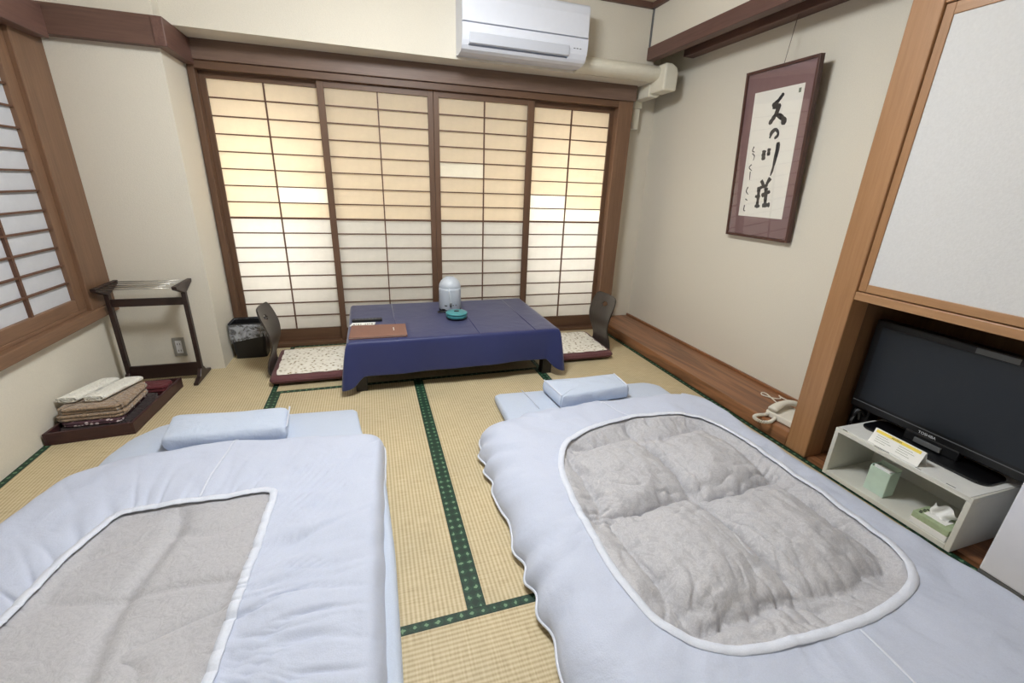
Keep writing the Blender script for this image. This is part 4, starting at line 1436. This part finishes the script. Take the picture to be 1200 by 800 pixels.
def lettering(name, text, size, mat, M, parent, depth=.0004):
    cu = bpy.data.curves.new(name, 'FONT')
    cu.body = text
    cu.size = size
    cu.extrude = depth
    cu.align_x = 'CENTER'
    t = bpy.data.objects.new('tmp_text', cu)
    COL.objects.link(t)
    bpy.context.view_layer.update()
    me = bpy.data.meshes.new_from_object(t.evaluated_get(bpy.context.evaluated_depsgraph_get()))
    bpy.data.objects.remove(t)
    me.name = name
    me.materials.clear()
    me.materials.append(MT[mat])
    og = Vector(ORG[parent.name])
    me.transform(Matrix.Translation(-og) @ M)
    o = bpy.data.objects.new(name, me)
    COL.objects.link(o)
    o.parent = parent
    return o
# text facing -x : text x axis -> -y, text y axis -> z
MX = Matrix(((0, 0, -1, 0), (-1, 0, 0, 0), (0, 1, 0, 0), (0, 0, 0, 1)))
lettering('brand_lettering', 'TOSHIBA', .016, 'white_plastic', Matrix.Translation((VX - .0012, .012, VZ0 + .014)) @ MX, tv)

# tent card in front of the television
tc_ = thing('tent_card', 'white folded card with yellow heading standing on the cabinet', 'card', (1.85, .02, CZ + .003))
zc = CZ + .0035
A, B = (1.822, .118), (1.812, -.082)
C_, D_ = (1.862, .124), (1.852, -.078)
hgt = .062
def tent(pa_, pb_, off):
    return MB().hexa([(*pa_, zc), (*pb_, zc), (pb_[0] + off, pb_[1], zc + hgt), (pa_[0] + off, pa_[1], zc + hgt)], [(pa_[0] + .0015, pa_[1], zc), (pb_[0] + .0015, pb_[1], zc), (pb_[0] + off + .0015, pb_[1], zc + hgt), (pa_[0] + off + .0015, pa_[1], zc + hgt)])
tent(A, B, .026).build('front_leaf', 'white_card', tc_)
tent((A[0] + .056, A[1]), (B[0] + .056, B[1]), -.028).build('back_leaf', 'white_card', tc_)
def leaf_patch(u0, u1, v0, v1, mat, name):
    def P(u, v, d):
        return (A[0] + (B[0] - A[0]) * u + .026 * v - d, A[1] + (B[1] - A[1]) * u, zc + hgt * v + d * .4)
    MB().hexa([P(u0, v0, .0004), P(u1, v0, .0004), P(u1, v1, .0004), P(u0, v1, .0004)], [P(u0, v0, .001), P(u1, v0, .001), P(u1, v1, .001), P(u0, v1, .001)]).build(name, mat, tc_)
leaf_patch(.04, .93, .76, .95, 'yellow', 'yellow_heading')
for k in range(7):
    leaf_patch(.36 + k * .03, .36 + k * .03 + .02, .82, .89, 'ink', 'printed_letter')
for q in range(4):
    for k in range(2):
        leaf_patch(.10 + k * .44, .10 + k * .44 + .22 + .05 * ((q + k) % 3), .62 - q * .14, .64 - q * .14, 'seal', 'printed_line')

# things inside the cabinet
cs_ = thing('letter_holder', 'small mint translucent plastic holder standing in the cabinet', 'holder', (1.87, .055, .029))
for nm, a, b in (('tray_front', (1.845, .004, .029), (1.850, .088, .150)), ('tray_back', (1.908, .004, .029), (1.913, .088, .165)), ('tray_side', (1.850, .004, .029), (1.908, .009, .155)), ('tray_side', (1.850, .083, .029), (1.908, .088, .155)), ('tray_bottom', (1.850, .009, .029), (1.908, .083, .034))):
    box(a, b).build(nm, 'mint', cs_, bevel=.002)
for k in range(4):
    box((1.855 + k * .012, .014, .036), (1.861 + k * .012, .078, .158 - .004 * k)).build('leaflet', 'tissue_white', cs_)
ts = thing('tissue_box', 'pale green printed tissue box with a pulled tissue in the cabinet', 'tissue box', (1.85, -.18, .029))
box((1.808, -.25, .029), (1.905, -.125, .055)).build('carton_lower', 'tissue_white', ts, bevel=.002)
box((1.808, -.25, .0552), (1.905, -.125, .082)).build('carton', 'tissue_green', ts, bevel=.002)
box((1.83, -.225, .0822), (1.885, -.15, .0835)).build('opening', 'tissue_white', ts)
for k in range(5):
    box((1.82 + .012 * k, -.148 + .004 * (k % 2), .0821), (1.827 + .012 * k, -.138 + .004 * (k % 2), .083)).build('printed_mark', 'black', ts)
rows = []
for i in range(14):
    v = i / 13
    row = []
    for j in range(22):
        u = j / 21 * 2 - 1
        row.append((1.857 + .012 * math.sin(u * 5 + v * 2) * (0.3 + v) + .012 * v, -.19 + u * .026 * (1 + .7 * v) + .006 * math.sin(v * 5), .082 + v * .055 * (1 - .25 * u * u) + .004 * math.sin(u * 9)))
    rows.append(row)
MB().grid(rows).build('pulled_tissue', 'tissue_white', ts, smooth=True)
# dark router beside the television
ro = thing('cable_box', 'small black cable box and plugs wedged between pillar and cabinet', 'cable box', (2.05, .31, 0))
box((2.05, .275, .006), (2.13, .36, .30)).build('shell', 'black', ro, bevel=.006)
for k in range(3):
    p = catmull([Vector((2.045, .29 + .02 * k, .26 - .03 * k)), Vector((2.02, .30 + .01 * k, .29)), Vector((2.01, .32, .24 - .02 * k)), Vector((2.045, .335, .2))], 24, closed=False)
    MB().tube([tuple(q) for q in p], .006, 6).build('cable', 'grey' if k == 1 else 'black', ro, smooth=True)

# mini fridge by the closet
fg = thing('mini_fridge', 'white enamelled mini fridge beside the cabinet', 'fridge', (2.0, -.6, 0))
box((1.835, -.80, .006), (2.25, -.362, .50)).build('body', 'fridge', fg, bevel=.006)
box((1.80, -.80, .02), (1.8345, -.362, .49)).build('door', 'fridge', fg, bevel=.006)
box((1.802, -.80, .006), (1.833, -.362, .0185)).build('kick_strip', 'grey', fg)

# ---- small marks and fittings belong to the part they sit on
def nest(child_names, part_names):
    for o in list(COL.objects):
        base_name = o.name.split('.')[0]
        if o.parent is None or base_name not in child_names:
            continue
        for q in o.parent.children:
            if q is not o and q.name.split('.')[0] in part_names:
                o.parent = q
                break
nest({'title_mark'}, {'front_cover'})
nest({'printed_mark'}, {'card_sheet', 'carton', 'body'})
nest({'button'}, {'shell'})
nest({'slot'}, {'outlet_block'})
nest({'indicator'}, {'housing'})
nest({'rim'}, {'bucket'})
nest({'brand_lettering', 'energy_sticker', 'chin_line'}, {'housing'})
nest({'chipped_edge'}, {'shelf_liner'})
nest({'yellow_heading', 'printed_letter', 'printed_line'}, {'front_leaf'})
nest({'gauge_foot'}, {'level_gauge'})
nest({'knob'}, {'lid'})
nest({'fold_edge'}, {'fold'})
nest({'welt'}, {'cushion_body'})
nest({'piping'}, {'pillowcase'})
nest({'sheet_crease'}, {'mattress_pad'})
nest({'seam', 'hem_piping'}, {'cover'})
